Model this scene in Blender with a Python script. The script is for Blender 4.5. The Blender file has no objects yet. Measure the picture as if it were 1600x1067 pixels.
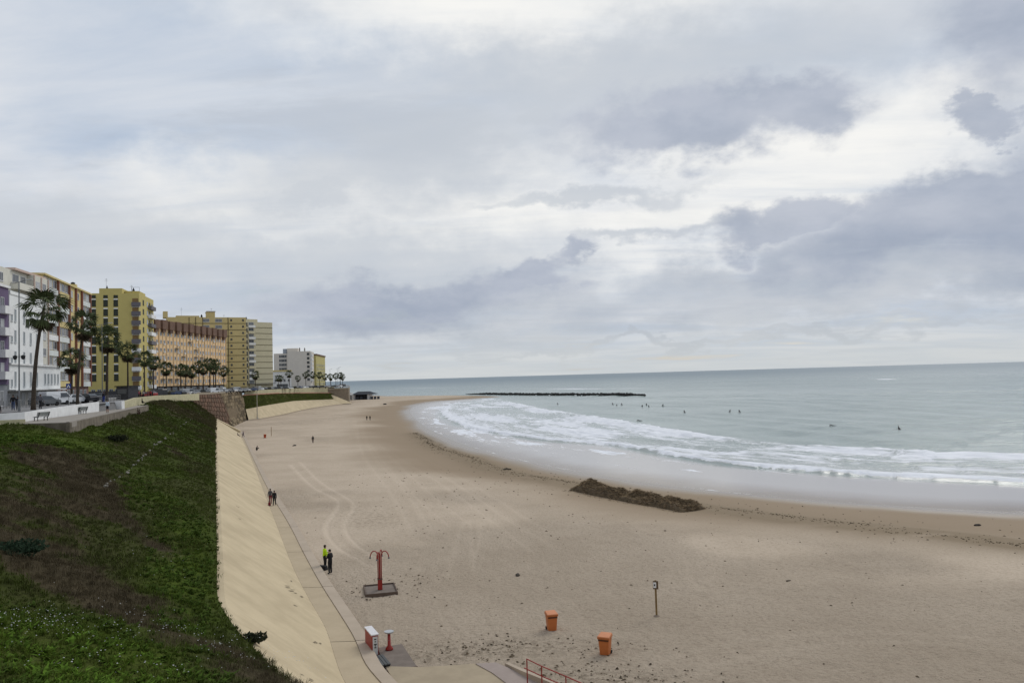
import bpy, bmesh, math, random
import numpy as np
from mathutils import Vector, Matrix
R_ = math.radians
random.seed(7); RNG = np.random.default_rng(7)
SC = bpy.context.scene
COL = SC.collection

# ------------------------------------------------------------------ camera
FPX, CX, CY, CAMZ = 1244.0, 800.0, 533.5, 14.3
PITCH, ROLL = math.atan(54.2 / FPX), R_(1.643)
_R0 = np.array([1.0, 0, 0]); _U0 = np.array([0, -math.sin(PITCH), math.cos(PITCH)]); FWD = np.array([0, math.cos(PITCH), math.sin(PITCH)])
RGT = math.cos(ROLL) * _R0 - math.sin(ROLL) * _U0
UPV = math.sin(ROLL) * _R0 + math.cos(ROLL) * _U0
cd = bpy.data.cameras.new('camera'); cam = bpy.data.objects.new('camera', cd); COL.objects.link(cam)
cd.sensor_width = 36; cd.lens = 36 * FPX / 1600; cd.clip_start = 0.3; cd.clip_end = 200000
M = Matrix.Identity(4)
for i in range(3):
    M[i][0], M[i][1], M[i][2] = RGT[i], UPV[i], -FWD[i]
M[2][3] = CAMZ
cam.matrix_world = M
SC.camera = cam

# ------------------------------------------------------------------ light
SUN_EL, SUN_AZ = R_(42), R_(35)
sd = bpy.data.lights.new('sun', 'SUN'); so = bpy.data.objects.new('sun', sd); COL.objects.link(so)
sd.energy = 1.4; sd.angle = R_(28); sd.color = (1, .96, .9)
sdir = Vector((math.sin(SUN_AZ) * math.cos(SUN_EL), math.cos(SUN_AZ) * math.cos(SUN_EL), math.sin(SUN_EL)))
so.rotation_euler = sdir.to_track_quat('Z', 'Y').to_euler(); so.location = (40, 60, 80)
SC.view_settings.view_transform = 'Standard'; SC.view_settings.look = 'None'
SC.view_settings.exposure = 0.0; SC.view_settings.gamma = 1.0

class NT:
    """small helper to write node trees as expressions"""
    def __init__(s, tree): s.t = tree; s.n = tree.nodes; s.l = tree.links
    def node(s, typ, **kw):
        n = s.n.new(typ)
        for k, v in kw.items(): setattr(n, k, v)
        return n
    def put(s, sock, v):
        if v is None: return
        if isinstance(v, bpy.types.NodeSocket): s.l.new(v, sock)
        else:
            if sock.type == 'RGBA' and len(v) == 3: v = (*v, 1)
            sock.default_value = v
    def m(s, op, a, b=None, c=None, clamp=False):
        n = s.node('ShaderNodeMath', operation=op, use_clamp=clamp)
        s.put(n.inputs[0], a); s.put(n.inputs[1], b); s.put(n.inputs[2], c)
        return n.outputs[0]
    def mix(s, f, a, b, blend='MIX'):
        n = s.node('ShaderNodeMix', data_type='RGBA', blend_type=blend)
        s.put(n.inputs[0], f); s.put(n.inputs[6], a); s.put(n.inputs[7], b)
        return n.outputs[2]
    def noise(s, vec, scale, detail=4, rough=.55, dist=0.0, col=False):
        n = s.node('ShaderNodeTexNoise')
        s.put(n.inputs['Vector'], vec); n.inputs['Scale'].default_value = scale; n.inputs['Detail'].default_value = detail
        n.inputs['Roughness'].default_value = rough; n.inputs['Distortion'].default_value = dist
        return n.outputs['Color' if col else 'Fac']
    def ramp(s, f, lo, hi, a=0.0, b=1.0):
        n = s.node('ShaderNodeMapRange', interpolation_type='SMOOTHSTEP')
        s.put(n.inputs[0], f)
        n.inputs[1].default_value = lo; n.inputs[2].default_value = hi; n.inputs[3].default_value = a; n.inputs[4].default_value = b
        return n.outputs[0]
    def vec(s, x, y, z=0.0):
        n = s.node('ShaderNodeCombineXYZ'); s.put(n.inputs[0], x); s.put(n.inputs[1], y); s.put(n.inputs[2], z); return n.outputs[0]
    def attr(s, name, col=False):
        n = s.node('ShaderNodeAttribute', attribute_name=name); return n.outputs['Color' if col else 'Fac']
    def vmap(s, vec, scale=(1, 1, 1), rot=(0, 0, 0), loc=(0, 0, 0)):
        n = s.node('ShaderNodeMapping'); s.put(n.inputs[0], vec); n.inputs[1].default_value = loc; n.inputs[2].default_value = rot; n.inputs[3].default_value = scale
        return n.outputs[0]
    def bump(s, h, strength=.5, dist=.1):
        n = s.node('ShaderNodeBump'); s.put(n.inputs['Height'], h); s.put(n.inputs['Strength'], strength); n.inputs['Distance'].default_value = dist
        return n.outputs[0]

def pix_ray(px, py):
    v = FWD * FPX + (px - CX) * RGT - (py - CY) * UPV
    return v / np.linalg.norm(v)
def G(px, py, z=0.0):
    """pixel -> point on the level plane z"""
    v = pix_ray(px, py); t = (z - CAMZ) / v[2]
    return np.array([v[0] * t, v[1] * t, z])
def D(px, d, z=0.0):
    """picture column px at distance d (world y) and height z -> point"""
    k = (px - CX) / FPX
    b = np.array([0, d, z - CAMZ]); w = RGT - k * FWD
    x = -(b @ w) / w[0]
    return np.array([x, d, z])
def Zat(px, py, d):
    """height of what is seen at a pixel, given its distance"""
    v = pix_ray(px, py); t = d / v[1]
    return CAMZ + v[2] * t
def proj(P):
    P = np.asarray(P, float); v = P - np.array([0, 0, CAMZ])
    c = v @ FWD
    c = np.where(np.abs(c) < 1e-6, 1e-6, c)
    return CX + FPX * (v @ RGT) / c, CY - FPX * (v @ UPV) / c

# ------------------------------------------------------------------ world: broken overcast
W = bpy.data.worlds.new('World'); SC.world = W; W.use_nodes = True
def build_world():
    t = NT(W.node_tree); t.n.clear()
    out = t.node('ShaderNodeOutputWorld'); bg = t.node('ShaderNodeBackground')
    t.l.new(bg.outputs[0], out.inputs[0])
    sky = t.node('ShaderNodeTexSky', sky_type='NISHITA', sun_disc=False, sun_elevation=SUN_EL, sun_rotation=SUN_AZ, air_density=1.0, dust_density=1.5, ozone_density=1.0)
    tc = t.node('ShaderNodeTexCoord'); d = tc.outputs['Generated']
    sep = t.node('ShaderNodeSeparateXYZ'); t.put(sep.inputs[0], d)
    x, y, z = sep.outputs
    za = t.m('MAXIMUM', z, 0.0)
    den = t.m('ADD', za, 0.10)
    p = t.vec(t.m('DIVIDE', x, den), t.m('DIVIDE', y, den), 0.0)
    az = t.m('ARCTAN2', x, y); el = t.m('ARCSINE', z)
    warp = t.noise(t.vmap(p, loc=(4.1, 2.7, 0)), 1.6, 6, .6, col=True)
    ws = t.node('ShaderNodeSeparateColor'); t.put(ws.inputs[0], warp)
    fine = t.noise(t.vec(az, t.m('MULTIPLY', el, 1.5), .3), 11, 9, .58, col=True)
    fs = t.node('ShaderNodeSeparateColor'); t.put(fs.inputs[0], fine)
    azw = t.m('ADD', az, t.m('ADD', t.m('MULTIPLY', t.m('SUBTRACT', ws.outputs[0], .5), .10), t.m('MULTIPLY', t.m('SUBTRACT', fs.outputs[0], .5), .17)))
    elw = t.m('ADD', el, t.m('ADD', t.m('MULTIPLY', t.m('SUBTRACT', ws.outputs[1], .5), .04), t.m('MULTIPLY', t.m('SUBTRACT', fs.outputs[1], .5), .13)))
    def blob(px, py, wx, wy, tilt=0.0, lo=1.3, hi=.5):
        """one cloud: an ellipse of directions, edges broken up by the warp"""
        v = pix_ray(px, py); a0 = math.atan2(v[0], v[1]); e0 = math.asin(v[2])
        sx, sy = wx / FPX, wy / FPX
        da = t.m('SUBTRACT', azw, a0); de = t.m('SUBTRACT', elw, e0)
        c, s_ = math.cos(tilt), math.sin(tilt)
        u = t.m('ADD', t.m('MULTIPLY', da, c / sx), t.m('MULTIPLY', de, s_ / sx))
        w = t.m('ADD', t.m('MULTIPLY', da, -s_ / sy), t.m('MULTIPLY', de, c / sy))
        r2 = t.m('ADD', t.m('MULTIPLY', u, u), t.m('MULTIPLY', w, w))
        return t.ramp(t.m('SQRT', r2), lo, hi)
    def union(lst):
        o = lst[0]
        for b in lst[1:]: o = t.m('MAXIMUM', o, b)
        return o
    # high veil
    big = t.noise(t.vmap(p, scale=(.55, .9, 1), rot=(0, 0, .5)), 1.3, 7, .55, .4)
    base = t.mix(t.ramp(big, .34, .66), (.49, .57, .69), (.735, .76, .80))
    str_ = t.noise(t.vmap(p, scale=(.35, 1.3, 1), rot=(0, 0, -.2), loc=(3, 1, 0)), 2.2, 8, .6, .3)
    bright = union([blob(1150, 300, 520, 120, .15, 1.5, .1), blob(700, 340, 460, 95, .03, 1.5, .1), blob(1330, 215, 330, 90, .1, 1.5, .1), blob(330, 330, 260, 70, .12, 1.6, .2), blob(800, 20, 400, 70, 0, 1.7, .2)])
    brm = t.m('MULTIPLY', bright, t.ramp(str_, .25, .62, .35, 1.0))
    base = t.mix(brm, base, (.93, .925, .90))
    # scattered grey cloud everywhere, by noise, and the large banks that the photograph shows
    sc = t.noise(t.vmap(p, scale=(.6, 1.1, 1), loc=(11, 5, 0)), 1.9, 9, .6, .25)
    scat = t.m('MULTIPLY', t.ramp(sc, .50, .68), t.ramp(el, .75, .05, .55, .65))
    scat = t.m('MULTIPLY', scat, t.m('SUBTRACT', 1.0, t.m('MULTIPLY', bright, .75)))
    base = t.mix(scat, base, (.49, .535, .605))
    thin = union([blob(850, 172, 85, 44, .2, 1.5, .2), blob(500, 312, 115, 32, .05, 1.5, .2), blob(640, 250, 330, 90, .25, 1.5, .2), blob(140, 370, 300, 70, -.05, 1.6, .3), blob(900, 300, 190, 16, .06, 1.5, .3), blob(1010, 370, 120, 14, .06, 1.5, .3), blob(1010, 100, 420, 70, .05, 1.6, .3), blob(560, 420, 330, 70, 0, 1.6, .3)])
    base = t.mix(t.m('MULTIPLY', thin, .78), base, (.55, .59, .645))
    dark = union([blob(1110, 188, 210, 56, .0, 1.3, .55), blob(1250, 165, 90, 44, .0, 1.3, .55), blob(1490, 318, 260, 62, .22, 1.2, .55), blob(1225, 345, 135, 38, .05, 1.2, .55), blob(1720, 280, 200, 110, .2),
                  blob(1550, 182, 56, 28, 0, 1.2, .6), blob(1570, 50, 90, 100, .3, 1.6, .2), blob(810, 440, 90, 34, 0, 1.2, .6), blob(640, 482, 240, 44, .06, 1.25, .5), blob(905, 412, 55, 20, .2, 1.3, .4)])
    low = union([blob(1330, 432, 430, 62, .05, 1.25, .5), blob(720, 495, 380, 55, 0, 1.5, .25), blob(1100, 528, 420, 10, .05, 1.6, .3)])
    tone = t.noise(t.vec(az, t.m('MULTIPLY', el, 2.0), 1.7), 9, 5, .55)
    dcol = t.mix(t.ramp(tone, .3, .7), (.34, .39, .49), (.46, .50, .59))
    base = t.mix(t.m('MULTIPLY', low, .82), base, t.mix(t.ramp(tone, .35, .7), (.425, .472, .545), (.55, .582, .63)))
    base = t.mix(t.m('MULTIPLY', dark, .84), base, dcol)
    # the air low down
    base = t.mix(t.ramp(el, .085, .0, 0, .80), base, (.60, .625, .625))
    blue = t.m('MULTIPLY', t.ramp(big, .40, .2), .5)
    skyc = t.mix(1.0, sky.outputs[0], (.09, .09, .09), 'MULTIPLY')
    base = t.mix(blue, base, skyc)
    t.l.new(base, bg.inputs[0]); bg.inputs[1].default_value = 1.0
build_world()
W.cycles.sampling_method = 'MANUAL'; W.cycles.sample_map_resolution = 512
SC.cycles.max_bounces = 5; SC.cycles.diffuse_bounces = 2; SC.cycles.glossy_bounces = 3; SC.cycles.transparent_max_bounces = 6
SC.cycles.caustics_reflective = False; SC.cycles.caustics_refractive = False

# ------------------------------------------------------------------ materials
MATS = {}
def mat(name, col, rough=.8, col2=None, scale=3.0, bump=0.0, bscale=None, spec=.3, metal=0.0, detail=5, stretch=(1, 1, 1)):
    if name in MATS: return MATS[name]
    m = bpy.data.materials.new(name); m.use_nodes = True; MATS[name] = m
    t = NT(m.node_tree); b = t.n['Principled BSDF']
    b.inputs['Roughness'].default_value = rough; b.inputs['Specular IOR Level'].default_value = spec; b.inputs['Metallic'].default_value = metal
    tc = t.node('ShaderNodeTexCoord').outputs['Object']
    v = t.vmap(tc, stretch)
    if col2 is None: col2 = tuple(c * .82 for c in col)
    f = t.ramp(t.noise(v, scale, detail, .6), .3, .7)
    t.put(b.inputs['Base Color'], t.mix(f, col, col2))
    if bump: t.put(b.inputs['Normal'], t.bump(t.noise(v, bscale or scale * 4, 4), bump, .05))
    return m

# ------------------------------------------------------------------ object helpers
def link(o, parent=None):
    COL.objects.link(o)
    if parent is not None: o.parent = parent
    return o
def tag(o, label=None, cat=None, group=None, kind=None):
    if label: o['label'] = label
    if cat: o['category'] = cat
    if group: o['group'] = group
    if kind: o['kind'] = kind
    return o
def empty(name, loc, rz=0.0, label=None, cat=None, group=None):
    o = bpy.data.objects.new(name, None); o.location = tuple(float(c) for c in loc); o.rotation_euler = (0, 0, rz); o.empty_display_size = .2
    link(o); return tag(o, label, cat, group)
def mesh_np(name, verts, faces, mats=(), smooth=False, attrs=None, fmat=None):
    """verts (n,3), faces (m,k) numpy"""
    me = bpy.data.meshes.new(name)
    verts = np.ascontiguousarray(verts, np.float32); faces = np.ascontiguousarray(faces, np.int32)
    n, (mf, k) = len(verts), faces.shape
    me.vertices.add(n); me.vertices.foreach_set('co', verts.ravel())
    me.loops.add(mf * k); me.loops.foreach_set('vertex_index', faces.ravel())
    me.polygons.add(mf); me.polygons.foreach_set('loop_start', np.arange(0, mf * k, k, dtype=np.int32))
    if fmat is not None: me.polygons.foreach_set('material_index', np.asarray(fmat, np.int32))
    me.polygons.foreach_set('use_smooth', np.full(mf, bool(smooth)))
    for an, (typ, data) in (attrs or {}).items():
        a = me.attributes.new(an, typ, 'POINT'); a.data.foreach_set({'FLOAT': 'value', 'FLOAT_COLOR': 'color', 'FLOAT2': 'vector', 'FLOAT_VECTOR': 'vector'}[typ], np.ascontiguousarray(data, np.float32).ravel())
    for m in mats: me.materials.append(m)
    me.update(calc_edges=True); me.validate()
    return me
class MB:
    """collects shapes into one mesh"""
    def __init__(s): s.v = []; s.f = []; s.mi = []; s.cur = 0
    def add(s, vs, fs):
        o = len(s.v); s.v += [tuple(float(c) for c in v) for v in vs]; s.f += [tuple(i + o for i in f) for f in fs]; s.mi += [s.cur] * len(fs); return s
    def box(s, x0, x1, y0, y1, z0, z1):
        return s.add([(x0, y0, z0), (x1, y0, z0), (x1, y1, z0), (x0, y1, z0), (x0, y0, z1), (x1, y0, z1), (x1, y1, z1), (x0, y1, z1)],
                     [(0, 3, 2, 1), (4, 5, 6, 7), (0, 1, 5, 4), (1, 2, 6, 5), (2, 3, 7, 6), (3, 0, 4, 7)])
    def tube(s, pts, rad, n=8, cap=True):
        pts = [Vector(p) for p in pts]
        if not hasattr(rad, '__len__'): rad = [rad] * len(pts)
        vs, fs = [], []
        ref = Vector((0, 0, 1)) if abs((pts[-1] - pts[0]).normalized().z) < .9 else Vector((1, 0, 0))
        for i, p in enumerate(pts):
            d = (pts[min(i + 1, len(pts) - 1)] - pts[max(i - 1, 0)]).normalized()
            a = d.cross(ref).normalized(); b = d.cross(a)
            for k in range(n):
                q = 2 * math.pi * k / n
                vs.append(p + a * (math.cos(q) * rad[i]) + b * (math.sin(q) * rad[i]))
        for i in range(len(pts) - 1):
            for k in range(n): fs.append((i * n + k, i * n + (k + 1) % n, (i + 1) * n + (k + 1) % n, (i + 1) * n + k))
        if cap: fs += [tuple(range(n))[::-1], tuple((len(pts) - 1) * n + k for k in range(n))]
        return s.add(vs, fs)
    def prism(s, poly, z0, z1):
        n = len(poly)
        return s.add([(p[0], p[1], z0) for p in poly] + [(p[0], p[1], z1) for p in poly],
                     [tuple(range(n))[::-1], tuple(range(n, 2 * n))] + [(i, (i + 1) % n, n + (i + 1) % n, n + i) for i in range(n)])
    def mesh(s, name, mats, smooth=False):
        me = bpy.data.meshes.new(name); me.from_pydata(s.v, [], s.f)
        for m in (mats if isinstance(mats, (list, tuple)) else [mats]): me.materials.append(m)
        me.polygons.foreach_set('material_index', s.mi)
        if smooth: me.polygons.foreach_set('use_smooth', [True] * len(s.f))
        me.update(); return me
    def build(s, name, mats, parent=None, smooth=False, bevel=0.0):
        o = link(bpy.data.objects.new(name, s.mesh(name, mats, smooth)), parent)
        if bevel:
            b = o.modifiers.new('bevel', 'BEVEL'); b.width = bevel; b.segments = 2; b.limit_method = 'ANGLE'
        return o
def inst(name, me, parent=None, loc=(0, 0, 0), rot=(0, 0, 0), scale=(1, 1, 1)):
    o = link(bpy.data.objects.new(name, me), parent)
    o.location = tuple(float(c) for c in loc); o.rotation_euler = rot; o.scale = scale
    return o
def kids(o): return [c for c in bpy.data.objects if c.parent == o]
def copy_tree(o, parent=None, ch=None):
    c = o.copy(); link(c, parent)
    for k in list(o.children): copy_tree(k, c)
    return c

# numpy value noise
_PERM = RNG.random((256, 256)).astype(np.float32)
def vnoise(x, y):
    xi = np.floor(x).astype(int); yi = np.floor(y).astype(int); fx = x - xi; fy = y - yi
    fx = fx * fx * (3 - 2 * fx); fy = fy * fy * (3 - 2 * fy)
    a = _PERM[xi & 255, yi & 255]; b = _PERM[(xi + 1) & 255, yi & 255]; c = _PERM[xi & 255, (yi + 1) & 255]; d = _PERM[(xi + 1) & 255, (yi + 1) & 255]
    return (a * (1 - fx) + b * fx) * (1 - fy) + (c * (1 - fx) + d * fx) * fy
def fbm(x, y, o=4, g=.5):
    s = 0; a = 1; n = 0
    for i in range(o):
        s = s + a * vnoise(x * 2 ** i + 17.3 * i, y * 2 ** i + 9.1 * i); n += a; a *= g
    return s / n
def sstep(x, a, b):
    t = np.clip((x - a) / (b - a), 0, 1); return t * t * (3 - 2 * t)
def polydist(P, poly, closed=False):
    """distance from points to a polyline, and the arc length at the nearest point"""
    poly = np.asarray(poly, float)[:, :2]
    if closed: poly = np.vstack([poly, poly[:1]])
    best = np.full(len(P), 1e18); arc = np.zeros(len(P)); acc = 0
    for a, b in zip(poly[:-1], poly[1:]):
        ab = b - a; L2 = ab @ ab; L = math.sqrt(L2)
        t = np.clip(((P - a) @ ab) / L2, 0, 1)
        q = P - a - t[:, None] * ab; d2 = (q * q).sum(1)
        k = d2 < best; best[k] = d2[k]; arc[k] = acc + t[k] * L; acc += L
    return np.sqrt(best), arc
def inside(P, poly):
    poly = np.asarray(poly, float)[:, :2]; x, y = P[:, 0], P[:, 1]; r = np.zeros(len(P), bool)
    for (x1, y1), (x2, y2) in zip(poly, np.roll(poly, -1, 0)):
        if y1 == y2: continue
        c = ((y1 > y) != (y2 > y)) & (x < (x2 - x1) * (y - y1) / (y2 - y1) + x1); r ^= c
    return r
def coarse(P, nr, nc, fn, st=5):
    """evaluates fn on every st-th point of a grid and spreads the result bilinearly (fields that vary slowly)"""
    ri = np.unique(np.r_[np.arange(0, nr, st), nr - 1]); ci = np.unique(np.r_[np.arange(0, nc, st), nc - 1])
    Q = P.reshape(nr, nc, 2)[np.ix_(ri, ci)].reshape(-1, 2)
    outs = []
    for a in fn(Q):
        a = np.asarray(a, float).reshape(len(ri), len(ci))
        r = np.interp(np.arange(nr), ri, np.arange(len(ri))); c = np.interp(np.arange(nc), ci, np.arange(len(ci)))
        r0 = np.minimum(r.astype(int), len(ri) - 2); c0 = np.minimum(c.astype(int), len(ci) - 2)
        fr = (r - r0)[:, None]; fc = (c - c0)[None, :]
        A = a[r0][:, c0] * (1 - fr) * (1 - fc) + a[r0 + 1][:, c0] * fr * (1 - fc) + a[r0][:, c0 + 1] * (1 - fr) * fc + a[r0 + 1][:, c0 + 1] * fr * fc
        outs.append(A.ravel())
    return outs
def smooth_line(pts, n=200):
    """Catmull-Rom through points"""
    P = np.asarray(pts, float); P = np.vstack([2 * P[0] - P[1], P, 2 * P[-1] - P[-2]])
    out = []; m = len(P) - 3; per = max(2, n // m)
    for i in range(m):
        p0, p1, p2, p3 = P[i:i + 4]
        for t in np.linspace(0, 1, per, endpoint=False):
            out.append(.5 * ((2 * p1) + (-p0 + p2) * t + (2 * p0 - 5 * p1 + 4 * p2 - p3) * t * t + (-p0 + 3 * p1 - 3 * p2 + p3) * t ** 3))
    out.append(P[-2]); return np.array(out)
def grid_faces(nr, nc):
    i = np.arange(nr - 1)[:, None] * nc + np.arange(nc - 1)[None, :]
    return np.stack([i, i + 1, i + nc + 1, i + nc], -1).reshape(-1, 4)
def polar_grid(a0, a1, na, r0, r1, nr):
    a = np.radians(np.linspace(a0, a1, na)); r = r0 * (r1 / r0) ** np.linspace(0, 1, nr)
    x = np.sin(a)[None, :] * r[:, None]; y = np.cos(a)[None, :] * r[:, None]
    f = grid_faces(nr, na)[:, ::-1]
    return np.stack([x.ravel(), y.ravel()], 1), f, r

# ------------------------------------------------------------------ shore lines (plan), from the photograph's pixels at sea level
SEA = -1.5
def pl(pts, z): return np.array([G(px, py, z) for px, py in pts])
water_edge = [(1600, 800), (1450, 792), (1300, 783), (1100, 765), (960, 745), (850, 727), (760, 705), (700, 684), (662, 664), (643, 646), (645, 637), (660, 631), (690, 626.5), (740, 623.5), (776, 621)]
we = pl(water_edge, SEA)
dirn = we[0] - we[1]; dirn /= np.linalg.norm(dirn)
near_ext = [we[0] + dirn * 400 + np.array([120, -60, 0]), we[0] + dirn * 150 + np.array([20, -5, 0]), we[0] + dirn * 50]
back = [G(790, 619.6, SEA), G(739, 618, SEA), G(680, 618.8, SEA), G(620, 619.5, SEA), G(560, 616.5, SEA), G(520, 612, SEA)]
shore = np.vstack([np.array(near_ext), we])
SHORE = np.vstack([smooth_line(shore, 180), np.array(back)])
LAND = np.vstack([SHORE[:, :2], [[-700, 1500], [-900, -300], [600, -300]]])

# ------------------------------------------------------------------ sand
def tracks():
    L = []
    def pair(pts, gap):
        c = smooth_line([G(a, b) for a, b in pts], 30)
        t = np.gradient(c, axis=0); n = np.stack([-t[:, 1], t[:, 0]], 1); n /= np.linalg.norm(n, axis=1)[:, None]
        L.append(c[:, :2] + n * gap / 2); L.append(c[:, :2] - n * gap / 2)
    def one(pts): L.append(smooth_line([G(a, b) for a, b in pts], 36)[:, :2])
    one([(455, 726), (490, 760), (525, 778), (529, 790), (520, 806), (511, 820), (513, 838), (528, 856), (556, 872), (585, 885)])
    one([(470, 722), (505, 755), (545, 778), (554, 790), (545, 806), (540, 820), (545, 838), (562, 856), (585, 870)])
    pair([(560, 655), (568, 690), (580, 715), (605, 745), (635, 785), (660, 830)], 1.9)
    pair([(600, 690), (640, 715), (700, 752), (770, 800), (850, 860)], 2.0)
    pair([(640, 700), (690, 730), (760, 775), (840, 830)], 2.0)
    pair([(585, 690), (615, 725), (660, 770), (720, 820)], 2.2)
    one([(700, 900), (712, 860), (722, 822), (735, 812), (738, 850), (742, 890)]); one([(740, 885), (750, 845), (752, 815)])
    one([(1000, 1040), (1150, 1000), (1350, 985), (1600, 1000)]); one([(1050, 1060), (1200, 1015), (1400, 1000), (1600, 1018)])
    return L
WRACK = smooth_line([G(px, py, -.25) for px, py in [(1900, 890), (1600, 851), (1450, 832), (1300, 815), (1180, 800), (1085, 786), (990, 768), (900, 752), (800, 735), (745, 716), (690, 695), (650, 672)]], 200)[:, :2]
def shore_field(P):
    d, arc = polydist(P, SHORE); return np.where(inside(P, LAND), d, -d), arc
def sand_height(P, field=None):
    """ground height at plan points, and the distance from the water's edge"""
    s, arc = field if field is not None else shore_field(P)
    z = np.where(s < 0, SEA + np.clip(s, -60, 0) * .06 - .02, 0)
    up = -1.5 + 1.22 * np.clip(s / 24, 0, 1) ** .9 + .28 * sstep(s, 22, 45)
    z = np.where(s >= 0, up - .012, z)
    return z, s, arc
def GS(px, py, dz=0.0):
    """pixel -> point on the sand itself"""
    z = 0.0
    for _ in range(8):
        p = G(px, py, z); q = p[None, :2]; zz, s, _a = sand_height(q); z = float(zz[0] + sstep(s, 20, 34)[0] * (fbm(q[:, 0] / 14, q[:, 1] / 14, 3)[0] - .5) * .30)
    return np.array([p[0], p[1], z + dz])
def build_sand():
    P, F, r = polar_grid(-58, 50, 740, 18, 1000, 540)
    z, s, arc = sand_height(P, coarse(P, 540, 740, shore_field))
    rr = np.hypot(P[:, 0], P[:, 1]); px, py = proj(np.column_stack([P, z]))
    dry = sstep(s, 20, 34)
    # gentle swells, trampled surface near the walk
    z = z + dry * (fbm(P[:, 0] / 14, P[:, 1] / 14, 3) - .5) * .30
    wr, = coarse(P, 540, 740, lambda Q: polydist(Q, WRACK)[:1])
    z = z + .16 * np.exp(-((wr - 1.0) / 2.2) ** 2) * (s > 5)
    tram = dry * (.12 + .88 * sstep(fbm(P[:, 0] / 20 + 3, P[:, 1] / 20, 3) + .12 * sstep(rr, 110, 40), .42, .62))
    smoothed = sstep(s, 12, 30)
    z = z + tram * (fbm(P[:, 0] / .55, P[:, 1] / .55, 3, .6) - .5) * .20 * smoothed
    # heaped debris-strewn patches by the foot of the ramp
    rough_p = np.exp(-(((px - 800) / 170) ** 2 + ((py - 1010) / 14) ** 2)) + 1.2 * np.exp(-(((px - 900) / 150) ** 2 + ((py - 1060) / 20) ** 2)) + .9 * np.exp(-(((px - 690) / 60) ** 2 + ((py - 1022) / 12) ** 2)) + .8 * np.exp(-(((px - 575) / 60) ** 2 + ((py - 810) / 22) ** 2))
    z = z + rough_p * (fbm(P[:, 0] / .5 + 40, P[:, 1] / .5, 3, .6) - .45) * .2
    tr = np.zeros(len(P))
    near0 = (rr < 420) & (s > 10)
    for k, L in enumerate(tracks()):
        w = .12 if k < 2 else .14
        lo, hi = L.min(0) - 1.5, L.max(0) + 1.5
        near = near0 & (P[:, 0] > lo[0]) & (P[:, 0] < hi[0]) & (P[:, 1] > lo[1]) & (P[:, 1] < hi[1])
        dd, _ = polydist(P[near], L)
        w_ = w + rr[near] * .0008
        g = np.exp(-(dd / w_) ** 2); rim = np.exp(-((dd - 2.1 * w_) / (w_ * .7)) ** 2)
        st = .9 if k < 2 else .38
        z[near] += (-.07 * g + .035 * rim) * st
        tr[near] = np.maximum(tr[near], np.clip(.85 * g + .25 * rim, 0, 1) * st)
    wet = 1 - sstep(s + (fbm(P[:, 0] / 22, P[:, 1] / 22, 3) - .5) * 18, 14, 30)
    wsheen = 1 - sstep(s + (fbm(P[:, 0] / 9, P[:, 1] / 30, 3) - .5) * 5, 1.0, 8)
    damp = np.clip(np.exp(-((wr - 0) / 5.0) ** 2) * (.3 + .8 * fbm(P[:, 0] / 5, P[:, 1] / 5, 4)) + 1.1 * np.exp(-(wr / 2.4) ** 2) * sstep(fbm(P[:, 0] / 3, P[:, 1] / 1.2, 4), .25, .5), 0, 1)
    deb = np.clip(np.exp(-(wr / 1.6) ** 2) * .8 + rough_p * .7, 0, 1)
    me = mesh_np('sand', np.column_stack([P, z]), F, [sand_mat()], True,
                 {'wet': ('FLOAT', wet), 'sheen': ('FLOAT', wsheen), 'damp': ('FLOAT', np.clip(damp, 0, 1)), 'track': ('FLOAT', tr), 'debris': ('FLOAT', deb), 'tram': ('FLOAT', tram)})
    return tag(link(bpy.data.objects.new('sand', me)), kind='structure')
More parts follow.
